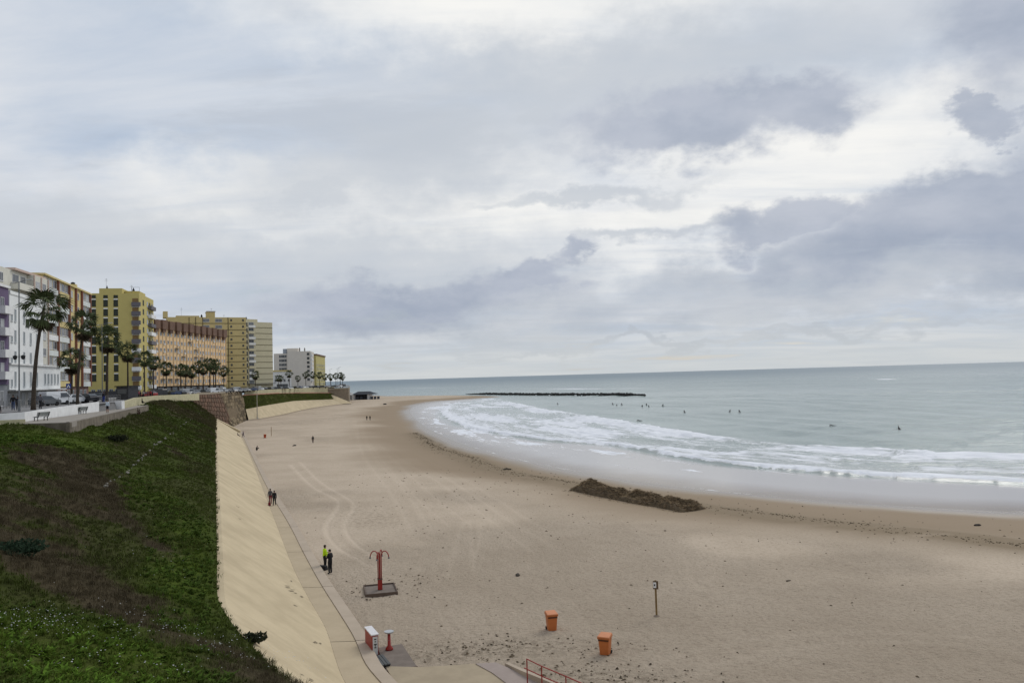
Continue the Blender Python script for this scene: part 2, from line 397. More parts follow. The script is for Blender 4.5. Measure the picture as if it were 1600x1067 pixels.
def sand_mat():
    m = bpy.data.materials.new('sand'); m.use_nodes = True
    t = NT(m.node_tree); b = t.n['Principled BSDF']
    pos = t.node('ShaderNodeNewGeometry').outputs['Position']
    n1 = t.m('ADD', t.m('MULTIPLY', t.noise(pos, .12, 6, .6), .6), t.m('MULTIPLY', t.noise(pos, .028, 4, .6), .4)); n2 = t.noise(pos, 4.2, 8, .7); n3 = t.noise(pos, 11, 6, .7)
    c = t.mix(t.ramp(n1, .36, .62), (.51, .42, .322), (.44, .358, .27))
    c = t.mix(t.m('MULTIPLY', t.ramp(n2, .56, .30), .65), c, (.32, .252, .187))
    c = t.mix(t.m('MULTIPLY', t.ramp(n3, .58, .76), .4), c, (.58, .475, .37))
    spk = t.m('MULTIPLY', t.ramp(t.noise(pos, 5.5, 5, .75), .60, .68), t.ramp(t.noise(pos, .35, 3), .4, .62))
    c = t.mix(t.m('MULTIPLY', spk, .6), c, (.17, .135, .095))
    c = t.mix(t.m('MULTIPLY', t.attr('track'), .65), c, (.62, .515, .40))
    c = t.mix(t.m('MULTIPLY', t.attr('wet'), .92), c, (.265, .198, .13))
    spk2 = t.m('MULTIPLY', t.attr('debris'), t.ramp(t.noise(pos, 2.2, 6, .75), .45, .60))
    c = t.mix(t.m('MULTIPLY', spk2, .7), c, (.10, .08, .05))
    c = t.mix(t.m('MULTIPLY', t.attr('damp'), .85), c, (.215, .163, .104))
    c = t.mix(t.m('MULTIPLY', t.attr('sheen'), .6), c, (.16, .125, .09))
    t.put(b.inputs['Base Color'], c)
    t.put(b.inputs['Roughness'], t.m('SUBTRACT', .95, t.m('ADD', t.m('MULTIPLY', t.attr('sheen'), .55), t.m('MULTIPLY', t.attr('wet'), .15))))
    t.put(b.inputs['Specular IOR Level'], t.m('ADD', .08, t.m('MULTIPLY', t.attr('sheen'), .4)))
    h = t.m('ADD', t.m('MULTIPLY', t.noise(pos, 3.6, 7, .66), 1.0), t.m('MULTIPLY', t.noise(t.vmap(pos, (1, 2, 1)), 6, 4, .6), .35))
    st = t.m('MULTIPLY', t.m('SUBTRACT', 1.0, t.attr('wet')), t.m('ADD', .22, t.m('MULTIPLY', t.attr('tram'), .78)))
    t.put(b.inputs['Normal'], t.bump(h, t.m('ADD', .06, t.m('MULTIPLY', st, .94)), .30))
    return m
build_sand()

# ------------------------------------------------------------------ sea
FOAM_IN = smooth_line(pl([(1900, 780), (1750, 768), (1600, 756), (1394, 746), (1262, 737), (1120, 724), (1026, 708), (951, 695), (870, 690), (807, 682), (739, 670), (700, 655), (690, 640), (715, 629), (760, 624)], SEA), 110)[:, :2]
FOAM_OUT = smooth_line(pl([(1900, 722), (1750, 717), (1600, 712), (1450, 707), (1300, 700), (1200, 693), (1100, 680), (1000, 663), (900, 647), (830, 635), (790, 627), (765, 622.5)], SEA), 110)[:, :2]
def sea_mat():
    m = bpy.data.materials.new('sea_water'); m.use_nodes = True
    t = NT(m.node_tree); b = t.n['Principled BSDF']
    pos = t.node('ShaderNodeNewGeometry').outputs['Position']
    uv = t.attr('shoreuv', True)            # along shore, out from shore
    foam, film, far = t.attr('foam'), t.attr('film'), t.attr('far')
    us = t.vmap(uv, (.20, .62, 1))
    lace = t.noise(us, 1.0, 9, .68, .6)
    lace2 = t.noise(t.vmap(uv, (.05, .45, 1), loc=(7, 3, 0)), 1.0, 7, .62, .4)
    lv = t.m('ADD', t.m('MULTIPLY', lace, .6), t.m('MULTIPLY', lace2, .4))
    thr = t.m('SUBTRACT', .78, t.m('MULTIPLY', foam, .56))
    fm = t.m('MULTIPLY', t.m('SUBTRACT', lv, thr), 8.0, clamp=True)
    fm = t.m('MULTIPLY', fm, t.ramp(foam, .02, .12))
    patch = t.noise(t.vmap(pos, (.006, .02, 1), rot=(0, 0, .5)), 1, 6, .6, .3)
    deep = t.mix(t.ramp(patch, .35, .65), (.175, .24, .22), (.25, .315, .292))
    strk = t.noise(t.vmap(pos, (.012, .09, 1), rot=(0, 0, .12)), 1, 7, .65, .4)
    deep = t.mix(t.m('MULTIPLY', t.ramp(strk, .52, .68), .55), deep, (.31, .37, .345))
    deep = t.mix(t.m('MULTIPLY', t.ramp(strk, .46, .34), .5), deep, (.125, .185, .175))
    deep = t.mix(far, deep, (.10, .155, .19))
    deep = t.mix(t.m('MULTIPLY', foam, .75, clamp=True), deep, (.45, .475, .475))
    sx = t.node('ShaderNodeSeparateXYZ'); t.put(sx.inputs[0], uv)
    c = t.mix(film, deep, t.mix(t.ramp(t.m('ADD', sx.outputs[1], t.m('MULTIPLY', t.noise(pos, .08, 4), 8.0)), 3, 14), (.225, .17, .115), (.43, .40, .375)))
    c = t.mix(fm, c, t.mix(t.ramp(lace, .4, .7), (.62, .64, .68), (.80, .81, .84)))
    t.put(b.inputs['Base Color'], c)
    t.put(b.inputs['Roughness'], t.m('ADD', t.m('ADD', .17, t.m('MULTIPLY', fm, .5)), t.m('MULTIPLY', far, .2)))
    b.inputs['IOR'].default_value = 1.33
    t.put(b.inputs['Specular IOR Level'], t.m('SUBTRACT', .5, t.m('MULTIPLY', far, .25)))
    rip = t.m('ADD', t.noise(t.vmap(uv, (.12, .55, 1)), 1, 6, .6, .2), t.m('MULTIPLY', t.noise(t.vmap(pos, (1, 1.6, 1)), .9, 5, .6), .35))
    hh = t.m('ADD', t.m('MULTIPLY', rip, t.m('SUBTRACT', 1.0, t.m('MULTIPLY', film, .93))), t.m('MULTIPLY', fm, .35))
    t.put(b.inputs['Normal'], t.bump(hh, t.m('SUBTRACT', .75, t.m('MULTIPLY', film, .6)), .55))
    return m
def build_sea():
    P, F, r = polar_grid(-62, 50, 520, 40, 1200, 440)
    P2, F2, _ = polar_grid(-62, 50, 120, 1200, 90000, 60)
    def attrs(P, nr, nc):
        def f(Q):
            d, arc = polydist(Q, SHORE[:-len(back)])
            return np.where(inside(Q, LAND), -d, d), arc, polydist(Q, FOAM_IN)[0], polydist(Q, FOAM_OUT)[0]
        s, arc, di, do = coarse(P, nr, nc, f, 4)
        ring = np.vstack([FOAM_IN[::4], FOAM_OUT[::-4]]); bt = inside(P, ring)
        t = di / (di + do + 1e-6)
        nz = fbm(arc / 26, s / 9, 4)
        jit = (fbm(arc / 42 + 3, s / 16, 4) - .5) * .55
        g1, g2, g3 = (sstep(fbm(arc / 38 + 11 * q, s / 40 + q, 3), .30, .62) for q in (1, 2, 3))
        tj = np.clip(t + jit * np.clip(4 * t * (1 - t), 0, 1), 0, 1)
        foam = np.where(bt, .45 + .55 * np.exp(-(t / .10) ** 2) + .50 * g1 * np.exp(-((tj - .86) / .13) ** 2) + .45 * g2 * np.exp(-((tj - .52) / .11) ** 2) + .35 * g3 * np.exp(-((tj - .28) / .10) ** 2), 0)
        foam = np.where(bt, foam * (.50 + 1.0 * nz), 0)
        pxx, _ = proj(np.column_stack([P, np.full(len(P), SEA)]))
        foam = np.where(bt & (pxx < 980), foam * .85 + .08, foam)
        edge = np.where(~bt, .5 * np.exp(-(do / 4.0) ** 2) * (fbm(arc / 14, s / 6, 3) > .5) + .28 * np.exp(-(di / 5) ** 2), 0)
        foam = np.maximum(foam, edge)
        rag = .50 * np.exp(-(di / 9) ** 2) * sstep(fbm(arc / 16 + 5, s / 3.5, 4), .38, .62) + np.where(pxx < 1100, .50, .0) * np.exp(-(di / 34) ** 2) * sstep(fbm(arc / 20, s / 5 + 8, 4), .35, .6)
        foam = np.where(~bt & (s > 0), np.maximum(foam, rag), foam)
        lip = .55 * np.exp(-((s - .3) / .7) ** 2)
        foam = np.maximum(foam, lip)
        px, py = proj(np.column_stack([P, np.full(len(P), SEA)]))
        for (bx, by, wx, wy, a) in [(900, 607.5, 70, 1.2, .75), (985, 607, 40, .9, .6), (1385, 592.5, 22, .8, .8), (840, 612, 50, .8, .4), (760, 611, 60, .8, .35), (1180, 622, 60, 1, .28), (660, 606, 30, .8, .45)]:
            foam = np.maximum(foam, a * np.exp(-((px - bx) / wx) ** 2 - ((py - by) / wy) ** 2))
        inner = ~bt & (di < do) & (s < 95)
        film = np.where(~bt & inner, 1.0, 0) * sstep(di, 0, 4.5) + 0
        film = np.clip(film + np.where(bt, .35 * np.exp(-(t / .3) ** 2), 0), 0, 1)
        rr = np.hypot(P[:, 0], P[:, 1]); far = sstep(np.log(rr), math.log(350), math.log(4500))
        swell = np.zeros(len(P)); live = sstep(s, 30, 80)
        ph = s / 21 + 1.6 * fbm(arc / 90, s / 60, 2)
        swell = live * .34 * (np.sin(ph * 2 * np.pi) * .6 + (fbm(arc / 13, s / 5, 3) - .5) * 1.1)
        bore = .42 * np.exp(-((di - 1.2) / 1.0) ** 2) * bt + np.where(bt, (.25 + .5 * np.exp(-((t - .87) / .08) ** 2)) * (.35 + fbm(arc / 7, s / 2.2, 4)) * sstep(di, 0, 3), 0)
        bore = bore + .30 * np.exp(-((t - .42) / .05) ** 2) * bt
        z = SEA + np.where(rr < 1150, swell, 0) + np.where(rr < 900, bore * 1.15, 0) + .012
        return np.column_stack([P, z]), {'foam': ('FLOAT', np.clip(foam, 0, 1)), 'film': ('FLOAT', film), 'far': ('FLOAT', far), 'shoreuv': ('FLOAT_VECTOR', np.column_stack([arc, s, np.zeros(len(P))]))}
    V1, A1 = attrs(P, 440, 520); V2, A2 = attrs(P2, 60, 120)
    V2[:, 2] = SEA + .012; V2[:120, 2] = SEA
    # far part drops a little under the near part's rim so that no crack shows
    n = len(V1); A = {k: (A1[k][0], np.concatenate([A1[k][1], A2[k][1]])) for k in A1}
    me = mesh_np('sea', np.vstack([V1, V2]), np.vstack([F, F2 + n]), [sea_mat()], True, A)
    return tag(link(bpy.data.objects.new('sea', me)), kind='structure')
build_sea()
#@@PART2
# ------------------------------------------------------------------ sea wall, walk and grass bank
ZC, ZW = 4.2, .32
def rail(pts, z, tail):
    P = [G(a, b, z)[:2] for a, b in pts]
    P = sorted([tuple(p) for p in P] + tail, key=lambda p: p[1])
    L = smooth_line([(p[0], p[1], 0) for p in P], 160)[:, :2]
    L = L[np.argsort(L[:, 1])]
    return lambda Y: np.interp(Y, L[:, 1], L[:, 0]), L
_e = G(465, 1067, ZC)
x_c, LC = rail([(338.5, 654), (340, 700), (343, 760), (346, 820), (349, 880), (352, 936), (368, 968), (388, 994), (412, 1020), (440, 1046), (465, 1067)], ZC,
               [(_e[0] + 4.6, _e[1] - 5), (_e[0] + 11, _e[1] - 9.5), (_e[0] + 19, _e[1] - 13), (_e[0] + 34, _e[1] - 17)])
_t = G(540, 1067, ZW)
x_t, LT = rail([(372, 674), (388, 706), (423, 796), (455, 879), (480, 930), (509, 982), (540, 1067)], ZW, [(_t[0] + 3.3, _t[1] - 6), (_t[0] + 9, _t[1] - 12), (_t[0] + 24, _t[1] - 20)])
_k = G(607, 1051, ZW)
x_k, LK = rail([(379, 674), (385, 684), (420, 750), (462, 816), (487, 860), (516, 908), (570, 987), (607, 1051)], ZW, [(_k[0] + 4.2, _k[1] - 7), (_k[0] + 11, _k[1] - 13), (_k[0] + 26, _k[1] - 20)])
YEND = 232.0
m_conc = mat('revetment_concrete', (.50, .415, .265), .9, (.45, .37, .235), .5, .25, 5)
m_walk = mat('walk_concrete', (.44, .355, .24), .9, (.395, .317, .212), .7, .2, 6)
m_kerb = mat('kerb_pinkish', (.42, .345, .265), .9, (.375, .305, .232), .8, .25, 6)
m_stone = mat('sandstone', (.17, .125, .072), .95, (.10, .072, .04), 1.2, .8, 3)
m_stain = mat('stain', (.20, .16, .10), .9)
def loft(name, rows, mats, parent=None, closed_end=True):
    """rows: list of (n,3) arrays running side by side"""
    A = np.array(rows); k, n, _ = A.shape
    F = grid_faces(k, n)
    me = mesh_np(name, A.reshape(-1, 3), F, mats)
    return link(bpy.data.objects.new(name, me), parent)
def cols(Y, x, z): return np.column_stack([x, Y, np.broadcast_to(z, Y.shape)])
def conc_mat():
    m = bpy.data.materials.new('revetment'); m.use_nodes = True; t = NT(m.node_tree); b = t.n['Principled BSDF']; b.inputs['Roughness'].default_value = .92; b.inputs['Specular IOR Level'].default_value = .2
    pos = t.node('ShaderNodeNewGeometry').outputs['Position']
    c = t.mix(t.ramp(t.noise(pos, .35, 6, .6), .3, .7), (.53, .435, .285), (.425, .345, .222))
    c = t.mix(t.m('MULTIPLY', t.ramp(t.noise(t.vmap(pos, (.25, 1.6, .25), rot=(0, 0, .36)), 1.0, 6, .65), .52, .72), .3), c, (.36, .295, .19))
    c = t.mix(t.m('MULTIPLY', t.ramp(t.noise(pos, 4, 4, .7), .66, .74), .6), c, (.26, .21, .13))
    t.put(b.inputs['Base Color'], c); t.put(b.inputs['Normal'], t.bump(t.noise(pos, 3, 6, .65), .35, .08)); return m
sea_wall = empty('sea_wall', G(430, 850), 0, 'sloping beige concrete sea wall with a walk along its foot below the grass bank', 'sea wall')
sea_wall.location = (0, 0, 0)
Yr = np.concatenate([np.linspace(9, 60, 80), np.linspace(61, YEND, 90)])
cm = conc_mat()
# slope with a rounded top edge and a narrow coping
def build_wall():
    rows = [cols(Yr, x_t(Yr), ZW - .25)]
    for u in (0, .25, .5, .75, 1): rows.append(cols(Yr, x_t(Yr) * (1 - u) + x_c(Yr) * u, ZW + (ZC - ZW) * u))
    rows.append(cols(Yr, x_c(Yr) - .35, ZC + .03)); rows.append(cols(Yr, x_c(Yr) - .38, ZC - .5))
    o = loft('slope', rows, [cm], sea_wall)
    # the far end is closed by a raised concrete rib
    a = np.array([x_t(YEND), YEND, ZW]); b = np.array([x_c(YEND), YEND, ZC])
    mb = MB(); d = np.array([0.0, 1.1, 0])
    v = [a + (.5, -.2, -.6), b + (-.7, -.2, -.6), b + (-.7, -.2, .45), a + (.5, -.2, .4)]
    mb.add(v + [p + d for p in v], [(0, 1, 2, 3), (7, 6, 5, 4), (0, 4, 5, 1), (1, 5, 6, 2), (2, 6, 7, 3), (3, 7, 4, 0)]); mb.build('end_rib', cm, sea_wall)
    # walk in slabs, kerb strip outside
    ys = [9]
    while ys[-1] < YEND: ys.append(ys[-1] + 11.5)
    for a, b in zip(ys[:-1], ys[1:]):
        Y = np.linspace(a + .03, b - .03, 14); kin = x_k(Y) - .75
        loft('walk_slab', [cols(Y, x_t(Y) + .01, ZW - .4), cols(Y, x_t(Y) + .01, ZW), cols(Y, kin - .02, ZW), cols(Y, kin - .02, ZW - .4)], [m_walk], sea_wall)
        loft('kerb_stone', [cols(Y, kin, ZW - .4), cols(Y, kin, ZW + .045), cols(Y, kin + .7, ZW + .045), cols(Y, kin + .75, ZW), cols(Y, kin + .76, -.4)], [m_kerb], sea_wall)
build_wall()
# thin dark splashes and cracks on the slope and a pale joint across the walk
for px, py, L, a in [(458, 909, .5, .3), (455, 922, 1.6, .5), (470, 930, .9, .45), (460, 945, .5, .2), (372, 792, .4, .3), (374, 810, .3, .2), (497, 1005, .5, .3), (482, 1060, .8, .3), (394, 1000, .8, .2)]:
    zz = ZW
    for _ in range(12):
        p = G(px, py, zz); u = np.clip((p[0] - x_t(p[1])) / (x_c(p[1]) - x_t(p[1])), 0, 1); zz = ZW + (ZC - ZW) * u
    mb = MB()
    for k in range(4):
        q = p + np.array([random.uniform(-.3, .3) * L, random.uniform(-.6, .6) * L, 0]); w = random.uniform(.02, .06)
        slope_z = lambda x, y: ZW + (ZC - ZW) * (x - x_t(y)) / (x_c(y) - x_t(y)) + .012
        vs = [(q[0] + dx, q[1] + dy) for dx, dy in ((-w, -.3 * L), (w, -.25 * L), (w * .7, .3 * L), (-w * .8, .28 * L))]
        mb.add([(x, y, slope_z(x, y)) for x, y in vs], [(0, 1, 2, 3)])
    mb.build('stain', m_stain, sea_wall)

def bank_k(Y): return np.interp(Y, [0, 80, 143, 165, 215, 240], [.40, .385, .47, .60, .74, .75])
def bank_cap(Y): return np.interp(Y, [0, 70, 80, 143, 165, 215, 240], [10.4, 10.5, 10.7, 10.7, 11.4, 11.0, 10.7])
LCc = LC[::2]
def bank_z(P):
    D_, _ = polydist(P, LCc); Y = P[:, 1]
    lin = ZC + bank_k(Y) * D_ + .35 * sstep(D_, 0, 1.2) * 1.0
    cap = bank_cap(Y); z = cap - np.log1p(np.exp(np.clip((cap - lin) * 2.2, -30, 30))) / 2.2
    z = z + sstep(D_, .5, 3) * ((fbm(P[:, 0] / 5, P[:, 1] / 5, 4) - .5) * .75 + (fbm(P[:, 0] / 1.3 + 5, P[:, 1] / 1.3, 3) - .5) * .30)
    z = z + .5 * np.exp(-((Y - 216) / 12) ** 2) * sstep(D_, 3, 7)
    return np.maximum(z, ZC - .1), D_
def veg(P, z):
    """0 fresh green .. 1 dead brown, and brightness of the green, at points of the bank"""
    px, py = proj(np.column_stack([P, z]))
    n = .45 * fbm(P[:, 0] / 2.2, P[:, 1] / 2.2, 4) + .55 * fbm(P[:, 0] / 3.2 + P[:, 1] / 9, P[:, 1] / .9 + 4, 4)
    n = .5 + (n - .5) * 1.5
    def g(x, y, a, b, rot=0.0):
        c, s = math.cos(rot), math.sin(rot); dx, dy = px - x, py - y
        return np.exp(-((dx * c + dy * s) / a) ** 2 - ((-dx * s + dy * c) / b) ** 2)
    dead = 1.1 * g(110, 735, 110, 32, .45) + 1.0 * g(40, 800, 120, 45, .1) + .9 * g(70, 890, 130, 34, .35) + 1.1 * g(200, 965, 190, 26, .48) + .9 * g(400, 1045, 120, 22, .5) + .8 * g(190, 805, 90, 14, .7) + .6 * g(190, 690, 60, 18, .4) + .5 * g(290, 725, 50, 14, .7) + .7 * g(250, 860, 60, 12, .6)
    dead = dead + .12 * g(150, 750, 260, 110, .3)
    dead = dead - .8 * g(120, 1030, 190, 55, .2) - .5 * g(260, 800, 60, 60) - .9 * g(60, 680, 120, 14, 0)
    dead = np.clip(sstep(dead * .9 + (n - .5) * 1.6, .25, .8), 0, 1)
    far = sstep(P[:, 1], 60, 190)
    dead = np.maximum(dead, (.35 + .5 * far) * sstep(fbm(P[:, 0] / 4 + 31, P[:, 1] / 9, 4), .42, .62))
    fresh = np.clip(.25 + 1.2 * g(110, 1035, 210, 55, .25) + .5 * g(60, 690, 160, 22) + .45 * g(280, 900, 60, 130) + .35 * g(200, 770, 40, 30), 0, 1)
    return dead, fresh, px, py
GREEN0, GREEN1 = np.array([.036, .045, .011]), np.array([.080, .118, .014])
DEAD0, DEAD1 = np.array([.050, .040, .023]), np.array([.094, .075, .044])
def veg_col(dead, fresh, n):
    g = GREEN0 + (GREEN1 - GREEN0) * np.clip(fresh + (n - .5) * .6, 0, 1)[:, None]
    d = DEAD0 + (DEAD1 - DEAD0) * n[:, None]
    return g * (1 - dead[:, None]) + d * dead[:, None]
def attr_mat(name, attr, rough=.8, sub=0.0):
    m = bpy.data.materials.new(name); m.use_nodes = True; t = NT(m.node_tree); b = t.n['Principled BSDF']
    b.inputs['Roughness'].default_value = .95; b.inputs['Specular IOR Level'].default_value = .04
    c = t.attr(attr, True)
    pos = t.node('ShaderNodeNewGeometry').outputs['Position']
    c = t.mix(t.ramp(t.noise(pos, 5, 5, .7), .3, .7), t.mix(1, c, (.7, .7, .7), 'MULTIPLY'), t.mix(1, c, (1.2, 1.2, 1.2), 'MULTIPLY'))
    t.put(b.inputs['Base Color'], c)
    t.put(b.inputs['Normal'], t.bump(t.noise(pos, 6, 5, .7), .7, .12)); return m
def rgba(c): return np.column_stack([c, np.ones(len(c))])
def build_bank():
    Y = np.concatenate([np.linspace(2, 70, 170), np.linspace(70.8, 231, 168), [231.6, 232.4]]); nc = 120
    u = np.linspace(0, 1, nc) ** 1.25; Wd = np.interp(Y, [0, 70, 80, 150, 246], [46, 40, 34, 26, 22])
    X = (x_c(Y) - .36)[:, None] - Wd[:, None] * u[None, :]
    P = np.column_stack([X.ravel(), np.repeat(Y, nc)])
    z, D_ = bank_z(P); z[-nc:] = -.5; z[-2 * nc:-nc] = np.minimum(z[-2 * nc:-nc], 4 + .4 * D_[-2 * nc:-nc]); dead, fresh, px, py = veg(P, z)
    c = veg_col(dead, fresh, fbm(P[:, 0] / .8, P[:, 1] / .8, 3)) * .8
    me = mesh_np('grass_bank', np.column_stack([P, z]), grid_faces(len(Y), nc)[:, ::-1], [attr_mat('bank_soil', 'gcol')], True, {'gcol': ('FLOAT_COLOR', rgba(c))})
    tag(link(bpy.data.objects.new('grass_bank', me)), kind='structure')
build_bank()
def hit_bank(px, py):
    v = pix_ray(px, py); t = np.geomspace(8, 260, 1200)
    Q = np.array([0, 0, CAMZ]) + v * t[:, None]
    z, _ = bank_z(Q[:, :2]); k = np.argmax(Q[:, 2] < z)
    p = Q[k].copy(); p[2] = z[k]; return p
def blades(P, Z, size, wid, lean, nb, col, colvar=.25):
    """nb blades at each point, two triangles each: one bent strip"""
    n = len(P); N = n * nb
    b = np.repeat(np.column_stack([P, Z]), nb, 0); s = np.repeat(size, nb) * RNG.uniform(.55, 1.15, N); w = np.repeat(wid, nb) * RNG.uniform(.6, 1.2, N)
    sp = np.repeat(size, nb) * .55; b[:, :2] += RNG.normal(0, 1, (N, 2)) * sp[:, None] * .6
    a = RNG.uniform(0, 2 * np.pi, N); L = np.repeat(lean, nb) * RNG.uniform(.3, 1.3, N)
    dx, dy = np.cos(a), np.sin(a)
    side = np.column_stack([-dy, dx, np.zeros(N)]) * (w / 2)[:, None]
    mid = b + np.column_stack([dx * L * s * .35, dy * L * s * .35, s * .6]); tip = b + np.column_stack([dx * L * s, dy * L * s, s * RNG.uniform(.75, 1, N)])
    b[:, 2] -= .03
    V = np.stack([b, mid + side, mid - side, tip], 1).reshape(-1, 3)
    k = np.arange(N)[:, None] * 4
    F = np.vstack([k + [0, 1, 2], k + [1, 3, 2]])
    c = np.repeat(col, nb, 0) * RNG.uniform(1 - colvar, 1 + colvar, (N, 1))
    C = np.repeat(c, 4, 0)
    return V, F, C
def leaf_mat(name):
    m = bpy.data.materials.new(name); m.use_nodes = True; t = NT(m.node_tree); b = t.n['Principled BSDF']
    t.put(b.inputs['Base Color'], t.attr('gcol', True)); b.inputs['Roughness'].default_value = .9; b.inputs['Specular IOR Level'].default_value = .06
    tr = t.node('ShaderNodeBsdfTranslucent'); t.put(tr.inputs[0], t.attr('gcol', True))
    mx = t.node('ShaderNodeMixShader'); mx.inputs[0].default_value = .25; t.l.new(b.outputs[0], mx.inputs[1]); t.l.new(tr.outputs[0], mx.inputs[2]); t.l.new(mx.outputs[0], t.n['Material Output'].inputs[0]); return m
M_LEAF = leaf_mat('leaf')
def build_grass():
    n = 66000
    Y = 9 * (230.5 / 9) ** RNG.random(n); Dd = 23 * RNG.random(n) ** 1.0
    X = x_c(Y) - .25 - Dd * np.interp(Y, [0, 80, 240], [1.35, 1.2, .8])
    P = np.column_stack([X, Y]); z, D_ = bank_z(P)
    px, py = proj(np.column_stack([P, z]))
    keep = (px > -60) & (px < 700) & (py < 1120)
    # none under the terrace and its walls
    keep &= ~inside(P, TERR_FOOT)
    P, z = P[keep], z[keep]; dead, fresh, px, py = veg(P, z); d = P[:, 1]
    nz = fbm(P[:, 0] / .8, P[:, 1] / .8, 3); tall = fbm(P[:, 0] / 3 + 9, P[:, 1] / 3, 3)
    size = np.where(RNG.random(len(P)) < dead, .22, .105) * (.35 + 1.3 * tall) * (1 + d / 160)
    wid = np.where(dead > .5, .010, .022) + d * .00036
    lean = .45 + .5 * RNG.random(len(P))
    V, F, C = blades(P, z, size, wid, lean, 8, veg_col(np.where(RNG.random(len(P)) < dead, dead, dead * .3), fresh, nz))
    me = mesh_np('grass', V, F, [M_LEAF], False, {'gcol': ('FLOAT_COLOR', rgba(C))})
    tag(link(bpy.data.objects.new('grass', me)), 'green and dead brown grass growing on the sloping bank', 'grass', kind='stuff')
    # broad leaved weeds in the fresh patches, flat little rosettes
    k = (fresh > .45) & (dead < .4) & (d < 70); k &= RNG.random(len(P)) < .55
    Q, zq = P[k], z[k]; s = RNG.uniform(.06, .17, len(Q)) * (1 + Q[:, 1] / 120)
    V, F, C = blades(Q, zq, s, s * .5, np.full(len(Q), 1.5), 6, (np.array([.055, .09, .014]) + np.array([.04, .075, .006]) * sstep(fresh[k], .6, 1.0)[:, None]) * RNG.uniform(.6, 1.25, (len(Q), 1)))
    me = mesh_np('weeds', V, F, [M_LEAF], False, {'gcol': ('FLOAT_COLOR', rgba(C))})
    tag(link(bpy.data.objects.new('weeds', me)), 'bright green broad leaved weeds low on the bank', 'weeds', kind='stuff')
    # small white flowers
    pts = []
    for (x, y, a, b, rot, m) in [(90, 985, 130, 22, .1, 150), (300, 1000, 120, 14, .35, 110), (40, 975, 60, 14, 0, 70), (440, 1030, 60, 8, .4, 40), (250, 860, 100, 60, .5, 50), (180, 1040, 160, 30, .1, 60)]:
        for _ in range(m):
            u, v = RNG.normal(0, .6, 2) * (a, b); pts.append((x + u * math.cos(rot) - v * math.sin(rot), y + u * math.sin(rot) + v * math.cos(rot)))
    mb = MB()
    for x, y in pts:
        if y > 1090 or x < -30: continue
        p = hit_bank(x, y); h = random.uniform(.14, .34); r = random.uniform(.010, .024)
        c = p + np.array([0, 0, h]); tl = random.uniform(-.4, .4)
        mb.add([c + (r * math.cos(q), r * math.sin(q), r * tl * math.cos(q)) for q in np.linspace(0, 2 * math.pi, 6)[:-1]] , [(0, 1, 2, 3, 4)])
        mb.add([c + (-r * .5, 0, -r * .3), c + (r * .5, 0, -r * .3), c + (0, 0, r * 1.1)], [(0, 1, 2)])
    o = mb.build('white_flowers', mat('petal', (.62, .62, .60), .7)); tag(o, 'tiny white wild flowers scattered over the near bank', 'flowers', kind='stuff')
TERR_FOOT = np.array([D(34, 80.0)[:2], D(110, 79.8)[:2], D(232, 142.5)[:2], D(190, 150)[:2], D(-120, 120)[:2], D(-120, 84)[:2]])
build_grass()

# dark shrubby clump on the bank
def shrub(name, label, px, py, rad, h, col, n=700, cat='shrub', leaf=.09):
    p = hit_bank(px, py) if isinstance(px, (int, float)) and py is not None else np.array(px)
    e = empty(name, p, 0, label, cat)
    u = RNG.normal(0, 1, (n, 3)); u /= np.linalg.norm(u, axis=1)[:, None]; u *= (RNG.random(n) ** .45)[:, None]
    lump = .75 + .5 * vnoise(u[:, 0] * 2 + 7, u[:, 1] * 2 + u[:, 2] * 2)
    c = u * np.array([rad, rad, h * .5]) * lump[:, None]; c[:, 2] += h * .42
    a = RNG.normal(0, 1, (n, 3)); a /= np.linalg.norm(a, axis=1)[:, None]; b = np.cross(a, RNG.normal(0, 1, (n, 3))); b /= np.linalg.norm(b, axis=1)[:, None]
    s = RNG.uniform(.6, 1.3, n)[:, None] * leaf
    V = np.stack([c - a * s, c + b * s * .5, c + a * s, c - b * s * .5], 1).reshape(-1, 3); F = np.arange(n * 4).reshape(-1, 4)
    C = np.repeat(np.array([col]) * RNG.uniform(.6, 1.35, (n, 1)), 4, 0)
    me = mesh_np('foliage', V, F, [M_LEAF], False, {'gcol': ('FLOAT_COLOR', rgba(C))}); link(bpy.data.objects.new('foliage', me), e)
    mb = MB()
    for k in range(5):
        q = k * 1.3; mb.tube([(0, 0, -.15), (.2 * rad * math.cos(q), .2 * rad * math.sin(q), h * .3), (.5 * rad * math.cos(q), .5 * rad * math.sin(q), h * .6)], [.03, .022, .01], 5)
    mb.build('stem', mat('twig', (.07, .05, .03), .9), e)
    return e
shrub('bank_shrub', 'dark blue-green leafy shrub sprawling on the brown part of the bank', 25, 868, 1.1, .6, (.024, .042, .024), 1500)
shrub('bank_shrub', 'small dark round shrub beside the pale stones on the bank', 182, 690, 1.2, .8, (.022, .026, .014), 600, leaf=.14)
shrub('bank_shrub', 'low dark shrub at the grass edge where the sea wall bends', 396, 1003, .55, .35, (.03, .035, .02), 500)

